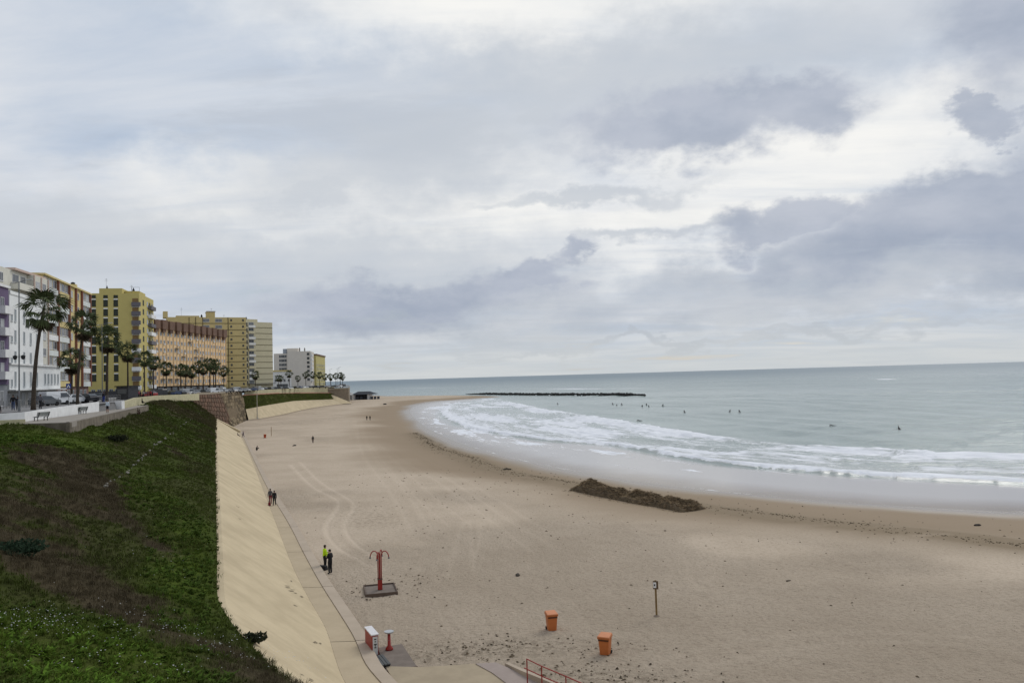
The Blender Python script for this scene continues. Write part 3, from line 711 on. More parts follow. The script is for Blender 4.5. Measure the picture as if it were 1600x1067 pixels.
# pale stones in a row across the bank
def stone_mesh(seed, n=1):
    rg = np.random.default_rng(seed); bm = bmesh.new(); bmesh.ops.create_icosphere(bm, subdivisions=2, radius=1)
    for v in bm.verts:
        f = .75 + .5 * rg.random(); v.co = Vector((v.co.x * f, v.co.y * f * .8, v.co.z * f * .7))
    me = bpy.data.meshes.new('stone'); bm.to_mesh(me); bm.free(); return me
SM = [stone_mesh(k) for k in range(6)]
for me in SM: me.materials.append(mat('pale_stone', (.30, .28, .24), .9, (.20, .185, .155), 2))
for k in range(46):
    u = k / 45; px = np.interp(u, [0, .25, .55, .8, 1], [310, 272, 238, 206, 166]) + random.uniform(-3, 3); py = np.interp(u, [0, .25, .55, .8, 1], [647, 672, 702, 732, 760]) + random.uniform(-2, 2)
    p = hit_bank(px, py); s = random.uniform(.05, .16) * (1.5 if k in (20, 21, 33) else 1)
    o = inst('pale_stone', SM[k % 6], None, p + (0, 0, s * .25), (random.random() * 6, random.random(), random.random() * 6), (s * 1.3, s, s))
    tag(o, 'pale stone in the straggling row of stones across the grass bank', 'stone', 'row of pale stones on the bank')

# ------------------------------------------------------------------ terrace, white wall, steps, street level
def sz(d): return np.interp(d, [0, 135, 240, 400, 600], [12.0, 12.0, 11.4, 11.0, 10.0])
TZ = 10.9
m_old = mat('old_concrete', (.20, .17, .13), .95, (.105, .088, .065), 1.1, .5, 5)
m_terr = mat('terrace_floor', (.30, .27, .235), .9, (.24, .215, .185), .9, .15)
m_white = mat('white_render', (.78, .78, .77), .8, (.66, .66, .65), .8, .1)
m_ywall = mat('yellowed_render', (.50, .46, .29), .85, (.36, .33, .21), 1.2, .2)
m_pave = mat('street_paving', (.22, .215, .21), .9, (.17, .167, .165), .3, .2, 4)
def wall_run(name, pts, z0, z1, th, m, parent=None):
    """a wall along plan points, th thick to the left of its run; z0/z1 per point or one value"""
    P = np.asarray(pts, float)[:, :2]; n = len(P); z0 = np.broadcast_to(z0, n); z1 = np.broadcast_to(z1, n)
    t = np.gradient(P, axis=0) if n > 2 else np.repeat((P[1] - P[0])[None], 2, 0)
    nn = np.stack([-t[:, 1], t[:, 0]], 1); nn /= np.linalg.norm(nn, axis=1)[:, None]; Q = P + nn * th
    V = []
    for i in range(n): V += [(*P[i], z0[i]), (*P[i], z1[i]), (*Q[i], z1[i]), (*Q[i], z0[i])]
    F = [(0, 3, 2, 1), tuple((n - 1) * 4 + k for k in range(4))]
    for i in range(n - 1):
        a, b = i * 4, i * 4 + 4
        F += [(a, b, b + 1, a + 1)[::1], (a + 1, b + 1, b + 2, a + 2), (a + 2, b + 2, b + 3, a + 3), (a + 3, b + 3, b, a)]
    return MB().add(V, F).build(name, m, parent)
tA, tB = D(109, 80.5, TZ), D(232, 143, TZ)
tL = D(34, 80.8, TZ)
w0, w1 = D(39, 86, TZ), D(155, 115, TZ)
w2 = D(188, 127, TZ)
terr = empty('terrace', (0, 0, 0), 0, 'raised concrete lookout terrace with stained retaining wall above the grass bank', 'terrace')
wall_run('retaining_wall', [tA, tA * .5 + tB * .5, tB], 7.5, TZ, .35, m_old, terr)
wall_run('end_wall', [tL, tA + (-.005, -.004, 0)], 7.5, TZ - .004, .35, m_old, terr)
fl = MB(); poly = [tL + (0, .2, 0), tA + (-.05, .2, 0), tB + (-.3, 0, 0), D(190, 150, TZ), w2 + (-.2, .3, 0), w1 + (-.2, .3, 0), w0 + (-.2, .3, 0), D(30, 87, TZ)]
fl.prism([p[:2] for p in poly], TZ - .5, TZ + .03); fl.build('floor', m_terr, terr)
wall_run('coping', [tA + (-.1, .12, 0), (tA + tB) / 2 + (-.1, .12, 0), tB + (-.1, .12, 0)], TZ + .034, TZ + .10, .3, m_terr, terr)
ww = wall_run('white_wall', [D(-60, 80, 0), D(39, 86, 0), D(97, 99.5, 0), w1], TZ - .6, [TZ + 1.0, TZ + 1.05, TZ + 1.2, TZ + 1.42], .3, m_white)
tag(ww, 'low white rendered wall behind the terrace benches', 'wall')
yw = wall_run('yellow_wall', [D(-60, 76.5, 0), D(40, 82.0, 0)], 9.2, [TZ + .55, TZ + .42], .4, m_ywall); tag(yw, 'stained pale yellow low wall at the left end of the terrace', 'wall')
# steps up to the street between the white wall and a white pier
st = empty('steps', (0, 0, 0), 0, 'short flight of grey steps up to the promenade beside a white pier', 'steps')
for k in range(7):
    a, b = D(156, 115.6 + .32 * k, 0), D(182, 123.3 + .32 * k, 0); z = TZ + .03 + .155 * (k + 1)
    MB().prism([(a[0], a[1]), (b[0], b[1]), (b[0] - .35, b[1] + .5), (a[0] - .35, a[1] + .5)], TZ - .1, z).build('step', m_pave, st)
pier = D(187, 125, TZ); e = MB().box(-.55, .55, -.5, .5, -.3, 1.25).build('white_pier', m_white, bevel=.03); e.location = tuple(pier); tag(e, 'stubby white rendered pier at the top of the terrace steps', 'pier')
# sloping beige wall top that runs from the pier along the crest of the bank
def wr(px, d, z): p = D(px, d, z); return p
cw = [D(194, 128, 0), D(215, 146, 0), D(250, 172, 0), D(285, 200, 0), D(312, 228, 0)]
o = wall_run('crest_wall', cw, [10.4, 10.6, 10.8, 10.5, 10], [11.9, 12.35, 12.35, 12.1, 11.9], .6, m_ywall); tag(o, 'low beige wall along the crest of the grass bank beside the road', 'wall')

# bastion of old stone blocks below the road, with a battered face
def stone_face(parent, pts_bottom, pts_top, rows, ncol, m, thick=.25, seed=3):
    """courses of separate stone blocks on a quad face bottom-left, bottom-right, top-right, top-left"""
    rg = random.Random(seed); bl, br = map(np.asarray, pts_bottom); tl, tr = map(np.asarray, pts_top)
    nrm = np.cross(br - bl, tl - bl); nrm = nrm / np.linalg.norm(nrm)
    def pt(u, v): return (bl * (1 - u) + br * u) * (1 - v) + (tl * (1 - u) + tr * u) * v
    for r in range(rows):
        u = 0
        while u < 1:
            w = rg.uniform(.7, 1.3) / ncol; u1 = min(1, u + w)
            if 1 - u1 < .3 / ncol: u1 = 1
            g = .012; v0, v1 = r / rows + g * .6, (r + 1) / rows - g * .6; k = rg.uniform(0, .10)
            q = [pt(u + g / 2, v0), pt(u1 - g / 2, v0), pt(u1 - g / 2, v1), pt(u + g / 2, v1)]
            f = [p + nrm * (thick * .4 + k) for p in q]; b_ = [p - nrm * thick for p in q]
            MB().add(f + b_, [(0, 1, 2, 3), (0, 4, 5, 1), (1, 5, 6, 2), (2, 6, 7, 3), (3, 7, 4, 0)]).build('stone_block', m[rg.randrange(len(m))], parent)
            u = u1
m_blk = [mat('block_%s' % n, c, .95, tuple(x * .6 for x in c), 1.5, .6, 4) for n, c in (('a', (.19, .14, .078)), ('b', (.11, .08, .044)), ('c', (.25, .19, .11)))]
m_blkd = [mat('block_%s' % n, c, .95, tuple(x * .6 for x in c), 1.5, .6, 4) for n, c in (('d', (.17, .10, .065)), ('e', (.135, .085, .055)))]
bas = empty('stone_bastion', (0, 0, 0), 0, 'battered bastion of brown stone blocks jutting onto the beach below the road', 'bastion')
b0, b1 = G(364, 668, -.3), G(387.5, 657, -.3)
c0, c1 = D(344, b0[1] + 7, 11.2), D(377, b1[1] + 7, 11.2)
mid0 = D(352, b0[1] + 3.2, Zat(352, 648, b0[1] + 3.2)); mid1 = D(384, b1[1] + 3, Zat(384, 640, b1[1] + 3))
stone_face(bas, (b0, b1), (mid0, mid1), 4, 13, m_blk, .3, 3)
stone_face(bas, (mid0 + (-.1, .6, .1), mid1 + (-.1, .6, .1)), (c0, c1), 6, 13, m_blk, .3, 4)
core = MB(); B2, B3 = b1 + (-14, 22, 0), b0 + (-40, 12, 0); C2, C3 = c1 + (-8, 22, 0), c0 + (-30, 10, 0)
cs = np.array([-1.2, 3.0, 0]); core.add([b0 + cs, b1 + cs, B2, B3, c0 + cs, c1 + cs, C2, C3], [(0, 1, 5, 4), (1, 2, 6, 5), (2, 3, 7, 6), (3, 0, 4, 7), (4, 5, 6, 7)]); core.build('core', m_stone, bas)
wall_run('ledge', [mid0 + (.05, -.35, 0), mid1 + (.05, -.35, 0)], [mid0[2] - .12, mid1[2] - .12], [mid0[2] + .12, mid1[2] + .12], .9, mat('ledge_stone', (.40, .34, .24), .9), bas)
# darker wing wall between bastion and bank
wing = empty('wing_wall', (0, 0, 0), 0, 'dark reddish-brown old stone retaining wall behind the end of the grass bank', 'wall')
g0, g1 = D(296, 250, 4.5), b0 + (-1.0, 3.0, 0); h0, h1 = D(296, 251, 11.3), c0 + (-.2, 1, 0)
stone_face(wing, (g0, g1), (h0, h1), 7, 14, m_blkd, .3, 6)
wb = MB(); wb.add([g0 + (0, .35, 0), g1 + (0, .35, 0), h1 + (0, .35, 0), h0 + (0, .35, 0), g0 + (-3, 8, 0), g1 + (-3, 8, 0), h1 + (-3, 8, 0), h0 + (-3, 8, 0)], [(0, 1, 2, 3), (4, 7, 6, 5), (3, 2, 6, 7), (0, 3, 7, 4), (1, 5, 6, 2)]); wb.build('core', m_stone, wing)
o = wall_run('wing_parapet', [D(293, 249.5, 0), c0 + (0, .2, 0), c1 + (0, .2, 0)], [11.0, 11.25, 11.25], [12.0, 11.75, 11.75], .5, mat('parapet_stone', (.34, .29, .22), .9)); tag(o, 'pale stone parapet on top of the old bastion', 'parapet')
e = empty('white_pillar', D(297.5, 243, 9.6), 0, 'small white pillar with wide foot at the end of the bank', 'pillar'); MB().tube([(0, 0, -.3), (0, 0, .3), (0, 0, .5), (0, 0, 2.6)], [.75, .6, .32, .22], 8).build('shaft', m_white, e); MB().box(-.4, .4, -.4, .4, 2.6, 2.85).build('cap', m_white, e)

# second stretch: toe wall, concrete slope, dark grass, brick strip
toe2 = [(388, 657), (406, 655.3), (425, 652), (445, 648), (468, 642.5), (490, 638), (512, 634.6), (535, 632)]
T2 = np.array([G(a, b, 0) for a, b in toe2])
def rail2(pix, off, n=8):
    out = []
    for (a, b), tpt in zip(pix, T2):
        d = tpt[1] + off; out.append(D(a, d, Zat(a, b, d)))
    return np.array(out)
px2 = [p[0] for p in toe2]
top2 = rail2([(384 + (a - 388) * .93, np.interp(a, [388, 425, 471, 535], [639, 632.8, 626, 623.6])) for a in px2], 7)
gra2 = rail2([(378 + (a - 388) * .975, np.interp(a, [388, 450, 535], [618.6, 615, 614.5])) for a in px2], 19)
sw2 = empty('far_sea_wall', (0, 0, 0), 0, 'far stretch of curved beige concrete sea wall below a dark green bank', 'sea wall')
loft('toe', [T2 + (0, -.3, -.5), T2 + (0, -.3, .45), T2 + (0, .5, .45)], [m_kerb], sw2)
loft('slope', [T2 + (0, .48, .3), (T2 + top2) / 2 + (0, .2, 0), top2], [cm], sw2)
def build_bank2():
    rows = []; k = 14
    f = lambda A: np.column_stack([np.interp(np.linspace(0, 7, 90), range(8), A[:, i]) for i in range(3)])
    a, b = f(top2 + (0, -.2, .05)), f(gra2)
    for u in np.linspace(0, 1, k):
        r = a * (1 - u) + b * u; r[:, 2] += (RNG.random(len(r)) - .5) * .35 * math.sin(math.pi * u); rows.append(r)
    A = np.array(rows); P = A.reshape(-1, 3); n = fbm(P[:, 0] / 4, P[:, 1] / 4, 3)
    c = veg_col(np.clip(sstep(n, .5, .75), 0, .6), np.full(len(P), .3), n) * 1.5
    me = mesh_np('far_bank', P, grid_faces(k, 90), [attr_mat('far_bank_soil', 'gcol')], True, {'gcol': ('FLOAT_COLOR', rgba(c))}); tag(link(bpy.data.objects.new('far_bank', me)), kind='structure')
    nn = 7000; i = RNG.integers(0, 89, nn); u = RNG.random(nn); j = RNG.random(nn)
    Q = (a[i] * (1 - j)[:, None] + a[i + 1] * j[:, None]) * (1 - u)[:, None] + (b[i] * (1 - j)[:, None] + b[i + 1] * j[:, None]) * u[:, None]
    V, F, C = blades(Q[:, :2], Q[:, 2], RNG.uniform(.2, .45, nn), np.full(nn, .16), np.full(nn, .6), 5, veg_col(RNG.random(nn) * .7, RNG.random(nn) * .6, RNG.random(nn)) * 1.7)
    me = mesh_np('far_grass', V, F, [M_LEAF], False, {'gcol': ('FLOAT_COLOR', rgba(C))}); tag(link(bpy.data.objects.new('far_grass', me)), 'dark green grass on the far bank below the road', 'grass', kind='stuff')
build_bank2()
m_brick = mat('brick_paving', (.36, .16, .11), .9, (.28, .13, .09), 1.5)
bs = loft('brick_strip', [gra2 + (0, .1, -.5), gra2 + (0, .1, .25), gra2 + (-.6, 4.0, .5), gra2 + (-.8, 4.3, -.4)], [m_brick]); tag(bs, 'reddish brick path edging above the far green bank', 'path')
o = wall_run('far_parapet', [p + (-.7, 6, 0) for p in gra2], gra2[:, 2] - 1.0, np.maximum(sz(gra2[:, 1] + 6) + .3, gra2[:, 2] + .8), .5, m_ywall); tag(o, 'pale yellow parapet wall beside the far promenade', 'wall')
# far bastion at the point
fb = empty('far_bastion', (0, 0, 0), 0, 'far grey-brown stone bastion at the bend where the palms end', 'bastion')
fd = T2[-1][1] + 14
p0, p1, p2 = D(505, fd - 4, 0), D(545, fd + 12, 0), D(547, fd + 60, 0)
ft = [Zat(508, 609, fd), Zat(543, 607.5, fd + 12)]
wall_run('wall', [p0, p1, p2], -.5, [ft[0], ft[1], ft[1]], 8, mat('grey_stone', (.25, .20, .145), .95, (.18, .145, .105), 1), fb)
wall_run('parapet', [p0 + (.05, -.15, 0), p1 + (.15, -.1, 0), p2 + (.15, 0, 0)], [ft[0] + .01, ft[1] + .01, ft[1] + .01], [ft[0] + .9, ft[1] + .8, ft[1] + .8], .6, mat('parapet_stone', (.34, .29, .22)), fb)
es = MB(); q = [D(517, fd - 13, .3), D(549, fd - 5, .3), D(549, fd + 10, .4), D(520, fd - 3, Zat(520, 617, fd - 3)), D(505, fd - 3, Zat(505, 616, fd - 3))]
es.add(q, [(0, 1, 2, 3), (0, 3, 4)]); tag(es.build('slipway', cm), 'pale concrete slipway at the foot of the far bastion', 'slipway')

# street sheet
sp = [D(-700, 60, 0), D(-60, 80.4, 0), D(39, 86.4, 0), D(97, 100, 0), D(155, 115.4, 0), D(183, 125.5, 0), D(194, 128.6, 0), D(215, 146.6, 0), D(250, 172.6, 0), D(285, 200.6, 0), D(308, 228, 0), D(296, 251, 0), c0, c1] + [p + (-.8, 4.2, 0) for p in gra2] + [p0, p1, p2, D(546, 800, 0)]
lf = [D(-700, 60, 0)] + [D(px, p[1] if False else d, 0) for px, d in ((-500, 80), (-420, 86), (-400, 100), (-380, 115), (-360, 125), (-340, 129), (-320, 147), (-300, 173), (-280, 200), (-260, 228), (-240, 252), (-220, 270), (-200, 300))] + [D(-180 + 8 * i, 310 + 25 * i, 0) for i in range(8)] + [D(0, 505, 0), D(40, 540, 0), D(80, 600, 0), D(120, 830, 0)]
def sheet(name, a, b, m, dz=0):
    V = []; F = []
    for p, q in zip(a, b):
        for t in (0, .5, 1):
            r = np.asarray(p) * (1 - t) + np.asarray(q) * t; V.append((r[0], r[1], float(sz(r[1])) + dz))
    for i in range(len(a) - 1):
        for k in range(2): F.append((i * 3 + k, (i + 1) * 3 + k, (i + 1) * 3 + k + 1, i * 3 + k + 1))
    return MB().add(V, F).build(name, m)
stt = sheet('street', sp, lf[:len(sp)], m_pave); tag(stt, kind='structure')
assert len(lf) >= len(sp), (len(lf), len(sp))

# ramp onto the sand with purple-grey border and red railing
m_purp = mat('purple_kerb', (.33, .27, .235), .9, (.29, .235, .205), 1.2, .3)
MBp = lambda pts, z: [G(a, b, z)[:2] for a, b in pts]
rm = MB().prism(MBp([(602, 1040), (655, 1041.5), (700, 1039), (742, 1036), (768, 1050), (790, 1067), (830, 1110), (650, 1120)][::-1], .16), -.3, .16).build('ramp', mat('ramp_concrete', (.37, .30, .205), .9, (.31, .25, .17), .9, .25)); tag(rm, 'flat beige concrete ramp reaching onto the sand', 'ramp')
rb = MB().prism(MBp([(743, 1036), (775, 1034), (800, 1045), (850, 1068), (890, 1110), (832, 1110), (792, 1067), (769, 1050)][::-1], .2), -.3, .20).build('ramp_border', m_purp); tag(rb, 'purplish paved border beside the ramp', 'paving')
rk = wall_run('ramp_kerb', [np.r_[G(a, b, .2)[:2], 0] for a, b in ((789, 1037), (812, 1052), (850, 1071), (905, 1100))], -.3, [.25, .38, .48, .6], .22, m_kerb); tag(rk, 'curved low kerb along the seaward side of the ramp', 'kerb')
m_red = mat('red_paint', (.30, .028, .02), .45, (.24, .025, .018), 3)
rl = empty('ramp_railing', (0, 0, 0), 0, 'red tubular handrail with posts beside the ramp', 'railing')
rp = [G(a, b, .40) for a, b in ((824, 1060), (847, 1072), (885, 1089), (925, 1108))]
for p in rp: MB().tube([p + (0, 0, -.3), p + (0, 0, .92)], .028, 8).build('post', m_red, rl)
for h in (.90, .46):
    MB().tube([rp[0] + ((-.12, .1, h) if h < .8 else (0, 0, h))] + [p + (0, 0, h) for p in rp[1:]], .026, 8).build('rail', m_red, rl)
#@@PART3
# ------------------------------------------------------------------ buildings
m_glass = mat('window_glass', (.03, .037, .045), .15, (.06, .065, .07), .6, spec=.6)
m_glassl = mat('curtained_glass', (.20, .205, .21), .3, (.12, .125, .13), .5, spec=.5)
m_frame = mat('white_frame', (.55, .56, .57), .6)
m_shut = mat('dark_green_shutter', (.022, .03, .02), .6, (.035, .04, .03), 2)
m_wshut = mat('pale_shutter', (.48, .49, .50), .6, (.40, .41, .42), 2)
m_bshut = mat('grey_blue_shutter', (.30, .335, .35), .6)
m_slab = mat('balcony_slab', (.45, .44, .42), .8)
m_grey = mat('grey_balcony', (.13, .125, .14), .7, (.12, .11, .12), 2)
m_rail = mat('grey_metal', (.16, .165, .17), .5, metal=.3)
m_dark = mat('dark_metal', (.02, .02, .022), .6)
m_roof = mat('flat_roof', (.25, .22, .19), .9)
_win = {}
def win_mesh(w, h, kind):
    """window facing -y at the origin of its centre: frame ring proud of the wall, pane set back in it, a sill"""
    k = (round(w, 2), round(h, 2), kind)
    if k in _win: return _win[k]
    mb = MB(); f = min(.09, w * .12); x, z = w / 2, h / 2
    mats = {'dark': (m_glass, m_frame), 'pale': (m_glassl, m_frame), 'shut': (m_shut, m_shut), 'wshut': (m_wshut, m_frame), 'bshut': (m_bshut, m_frame), 'bare': (m_glass, m_dark)}[kind]
    mb.cur = 1
    mb.box(-x, x, -.06, .02, z - f, z).box(-x, x, -.06, .02, -z, -z + f).box(-x, -x + f, -.06, .02, -z + f, z - f).box(x - f, x, -.06, .02, -z + f, z - f)
    if kind in ('dark', 'pale') and w > .9: mb.box(-.03, .03, -.05, .02, -z + f, z - f)
    mb.box(-x - .06, x + .06, -.14, 0, -z - .09, -z - .004)
    mb.cur = 0; mb.box(-x + f, x - f, -.022, .02, -z + f, z - f)
    if kind in ('wshut', 'bshut', 'shut'):
        n = max(3, int(h / .28))
        for i in range(n):
            zz = -z + f + (i + .5) * (h - 2 * f) / n; mb.box(-x + f, x - f, -.04, -.023, zz - .04, zz + .05)
    _win[k] = mb.mesh('window', list(mats)); return _win[k]
class Building:
    """local x runs along the seaward face from A to B, local y goes into the block, z up"""
    def __init__(s, name, label, A, B, depth, z0, cat='building', group=None):
        A, B = np.asarray(A[:2], float), np.asarray(B[:2], float); s.L = float(np.hypot(*(B - A))); s.depth = depth
        s.e = empty(name, (A[0], A[1], z0), math.atan2(B[1] - A[1], B[0] - A[0]), label, cat, group)
    def box(s, name, x0, x1, y0, y1, z0, z1, m, label=None):
        o = MB().box(x0, x1, y0, y1, z0, z1).build(name, m, s.e)
        if label: o['label'] = label
        return o
    def win(s, x, z, w, h, kind='dark', face='front', y=0.0, name='window'):
        me = win_mesh(w, h, kind)
        if face == 'front': return inst(name, me, s.e, (x, y, z))
        if face == 'right': return inst(name, me, s.e, (s.L if y == 0 else y, x, z), (0, 0, math.pi / 2))
        if face == 'left': return inst(name, me, s.e, (0 if y == 0 else y, x, z), (0, 0, -math.pi / 2))
    def balcony(s, x0, x1, z, out=1.0, h=1.0, m=None, face='front', y=0.0):
        m = m or m_slab; mb = MB(); t = .12
        mb.box(x0, x1, -out, .0, z - .18, z); mb.box(x0, x1, -out, -out + t, z + .003, z + h); mb.box(x0, x0 + t, -out + t + .003, 0, z + .003, z + h - .003); mb.box(x1 - t, x1, -out + t + .003, 0, z + .003, z + h - .003)
        o = mb.build('balcony', m, s.e)
        if face == 'right': o.rotation_euler = (0, 0, math.pi / 2); o.location = (s.L, 0, 0)
        else: o.location = (0, y, 0)
        return o
    def antenna(s, x, y, z, h=3.0):
        mb = MB().tube([(x, y, z), (x, y, z + h)], .035, 5)
        for k in range(3): mb.tube([(x - .5 + .1 * k, y, z + h * (.75 + .1 * k)), (x + .5 - .1 * k, y, z + h * (.75 + .1 * k))], .02, 4)
        mb.build('antenna', m_rail, s.e)
    def chimney(s, x, y, z, w=1.0, h=1.8, m=None):
        o = MB().box(x - w / 2, x + w / 2, y - w / 2, y + w / 2, z, z + h).build('chimney', m or m_roof, s.e)
        MB().tube([(x, y, z + h), (x, y, z + h + .35), (x, y, z + h + .55)], [w * .28, w * .34, w * .12], 8).build('cowl', m_dark, o)
def wallmat(n, c, var=.86): return mat(n, c, .88, tuple(x * var for x in c), .35, .08, 6)
GZ = 11.6
# purple house at the street's near end
b = Building('purple_house', 'purple rendered house with white balconies at the near end of the street', D(-60, 102.5), D(13.6, 116.5), 14, GZ)
m_pur = wallmat('purple_render', (.14, .105, .18)); H = Zat(13, 451, 116.5) - GZ
b.box('wall', 0, b.L, 0, 14, 3.6, H, m_pur); b.box('ground_floor', 0, b.L, .15, 14, -1, 3.58, wallmat('grey_base', (.24, .25, .27)))
b.box('cornice', -.1, b.L + .15, -.25, 14.1, H + .01, H + .35, m_white)
for r in range(4):
    z = 4.4 + r * 3.15
    for x in np.arange(b.L - 2.2, 0, -3.4): b.win(x, z + 1.3, 1.2, 2.1, 'dark' if r % 2 else 'wshut')
    b.balcony(b.L - 3.4, b.L - .4, z + .1, .9, .95, m_white)
b.win(b.L - 2.0, 1.6, 1.1, 2.2, 'pale', y=.15)
# white apartment house with a lower wing
A0, B0 = np.array(D(15, 117)), np.array(D(95, 141)); AB = B0 - A0
b = Building('white_apartment_house', 'white rendered apartment house with narrow shuttered windows and a lower wing', A0, B0, 12, GZ)
Ht = Zat(15, 459, 117) - GZ; xt = b.L * .62; m_wh = wallmat('white_paint', (.78, .79, .78), .9)
b.box('wall', 0, xt, 0, 12, 2.85, Ht, m_wh); hl = Zat(95, 572, 141) - GZ
b.box('wing', xt + .003, b.L, .004, 11, 2.85, hl, m_wh); b.box('ground_floor', 0, b.L, .6, 11, -1, 2.66, wallmat('beige_base', (.33, .32, .30)))
b.box('balcony_slab', -.1, b.L + .4, -.9, .58, 2.67, 2.84, m_white); b.box('cornice', -.1, b.L + .2, -.3, .003, hl - .25, hl, m_white); b.box('parapet', 0, xt + .05, -.12, .3, Ht + .004, Ht + .5, m_wh)
for r in range(4):
    z = 4.3 + r * 3.15
    for x in (.9, 2.4, 6.2, 9.2, 12.2):
        if x < xt - .8: b.win(x, z + (.2 if r else .1), .75, 1.9 if r else 2.3, 'bshut')
for x in np.arange(xt + .9, b.L - .4, 1.75): b.win(x, 4.5, .85, 1.75, 'bshut', y=.004)
for x in np.arange(1.5, b.L, 3.1): b.win(x, 1.2, 1.5, 2.1, 'pale', y=.6, name='shop_window')
b.win(7.6, 13.2, 1.3, 1.2, 'shut')
# cream block rising behind it
b = Building('cream_block', 'tall cream apartment block with pink trim behind the white house', D(-30, 125), D(67, 150), 13, GZ)
H = Zat(14, 424, 138) - GZ; m_cr = wallmat('cream', (.64, .62, .54)); m_pk = wallmat('pink_trim', (.55, .42, .35))
b.box('wall', 0, b.L, 0, 13, -1, H, m_cr); xs = b.L * .72
b.box('roof_slab', b.L * .45, b.L + .4, -.6, 13, H + .01, H + .4, m_pk); b.box('bay', xs, b.L, -1.0, -.003, 2, H - .02, m_cr)
for x in (xs + .15, (xs + b.L) / 2, b.L - .15): b.box('pilaster', x - .14, x + .14, -1.18, -1.004, 2, H - .03, m_pk)
for r in range(7):
    z = 2.2 + r * 3.0
    for x in (xs + 2.0, b.L - 2.0): b.win(x, z + 1.5, 1.7, 1.4, 'pale' if (r + int(x)) % 2 else 'wshut', y=-1.0)
    b.balcony(xs - 7.2, xs - .3, z + .1, 1.2, 1.0, m_cr)
    b.win(xs - 5.2, z + 1.7, 2.6, 1.9, 'dark'); b.win(xs - 2.0, z + 1.7, 2.2, 1.9, 'pale'); b.win(xs - 11, z + 1.6, 1.4, 1.5, 'dark')
b.antenna(b.L * .5, 5, H + .4, 2.5); b.chimney(b.L * .4, 3, H, .5, 1.6, m_dark)
# yellow and white block with red pilasters
b = Building('pilastered_block', 'yellow and white apartment block with red-brown pilasters and glazed balconies', D(67.5, 151), D(141, 186), 13, GZ)
H = Zat(100, 444.5, 166) - GZ; m_yel = wallmat('soft_yellow', (.62, .51, .24)); m_rb = wallmat('red_brown', (.26, .11, .075)); m_gr = wallmat('pale_green_white', (.64, .67, .65))
b.box('wall', 0, b.L, 0, 13, 3.2, H, m_yel); b.box('ground_floor', 0, b.L, .3, 12.8, -1, 3.18, wallmat('brown_tile', (.20, .12, .095)))
b.box('roof_slab', -.2, b.L + .3, -.5, 13, H + .01, H + .35, m_yel)
L = b.L; seg = [0, .27, .50, .65, .79, 1.0]
for u in seg[1:]: b.box('pilaster', L * u - .35, L * u + .12, -.42, -.004, 3.2, H - .02, m_rb)
for r in range(7):
    z = 3.3 + r * 3.05
    for i, (u0, u1) in enumerate(zip(seg[:-1], seg[1:])):
        x0, x1 = L * u0 + .2, L * u1 - .45
        if i in (2, 3): b.win((x0 + x1) / 2, z + 1.5, 1.3, 1.4, 'wshut' if (r * 3 + i) % 3 else 'dark')
        else:
            b.balcony(x0, x1, z + .05, .28, .9, [m_gr, m_yel, m_white, m_gr][(r * 2 + i) % 4])
            k = max(1, int((x1 - x0) / 2.4)); w = (x1 - x0) / k
            for j in range(k): b.win(x0 + (j + .5) * w, z + 2.0, w * .86, 1.6, ['dark', 'pale', 'pale', 'wshut'][(r + i + j) % 4])
for x in np.arange(1.5, L, 3.5): b.win(x, 1.4, 2.2, 2.2, 'dark', y=.3, name='shop_window')
b.chimney(L - 2, 3, H, 1.5, 2.2, wallmat('soft_yellow', (.62, .51, .24))); b.chimney(L * .55, 5, H, .5, .9, m_dark); b.antenna(L * .3, 6, H, 2)
b.box('stair_head', L * .25, L * .5, 3, 9, H + .36, H + 1.6, m_yel)
# tall olive-yellow block whose end wall faces the terrace
DY = 246
b = Building('olive_yellow_block', 'tall olive-yellow apartment block with three columns of dark green windows', D(134, DY - 1.8), D(219, DY + 1.8), 28, 11.4)
m_oy = wallmat('olive_yellow', (.50, .42, .155), .93); H = Zat(150, 459, DY) - 11.4; L = b.L; ppm = L / 85.0
X = lambda px: (px - 134) * ppm
b.box('wall', 0, L, 0, 22, -1, H, m_oy); b.box('roof_tower', X(156), X(192), .003, 8, H + .004, Zat(170, 450.7, DY) - 11.4, m_oy); b.box('roof_house', X(193), X(216), 3, 12, H + .004, H + 1.0, m_oy)
mbx = MB(); zt = H + 1.9
for (xa, xb) in ((X(207), X(207)), (X(219), X(219))): mbx.tube([(xa, .5, H), (xa, .5, zt)], .04, 4)
mbx.tube([(X(207), .5, zt), (X(219), .5, zt)], .04, 4); mbx.build('roof_rail', m_rail, b.e)
sth = 2.88
for px in (147.3, 166, 182):
    for r in range(11):
        z = H - 2.35 - r * sth
        if r == 0: b.win(X(px), H - 1.0, 1.25, .85, 'shut'); 
        zc = H - 3.05 - r * sth
        if zc < 3.6: continue
        b.win(X(px), zc, 1.28, 2.0, 'shut'); b.box('spandrel', X(px) - .62, X(px) + .62, -.05, -.002, zc + 1.04, zc + 1.36, m_white)
for k in range(5): b.win(X(146 + k * 9.3), 2.0, 1.15, 1.0, 'dark')
for r in range(10):
    z = H - 3.9 - r * sth
    if z < 2: continue
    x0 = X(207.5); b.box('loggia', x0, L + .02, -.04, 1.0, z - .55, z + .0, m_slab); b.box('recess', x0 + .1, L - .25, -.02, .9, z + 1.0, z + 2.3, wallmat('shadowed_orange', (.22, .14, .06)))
    b.balcony(x0, L + .5, z, .9, 1.05, m_grey if r < 5 else (m_white if r % 2 else m_grey))
    for yy, kd in ((6, 'shut'), (12.0, 'wshut'), (15.5, 'shut'), (19.5, 'dark')): b.win(yy, z + 1.5, 1.8, 1.6, kd, 'right')
    ob = b.balcony(13, 20.5, z + .2, 1.1, 1.0, m_white if r % 2 else m_grey, 'right')
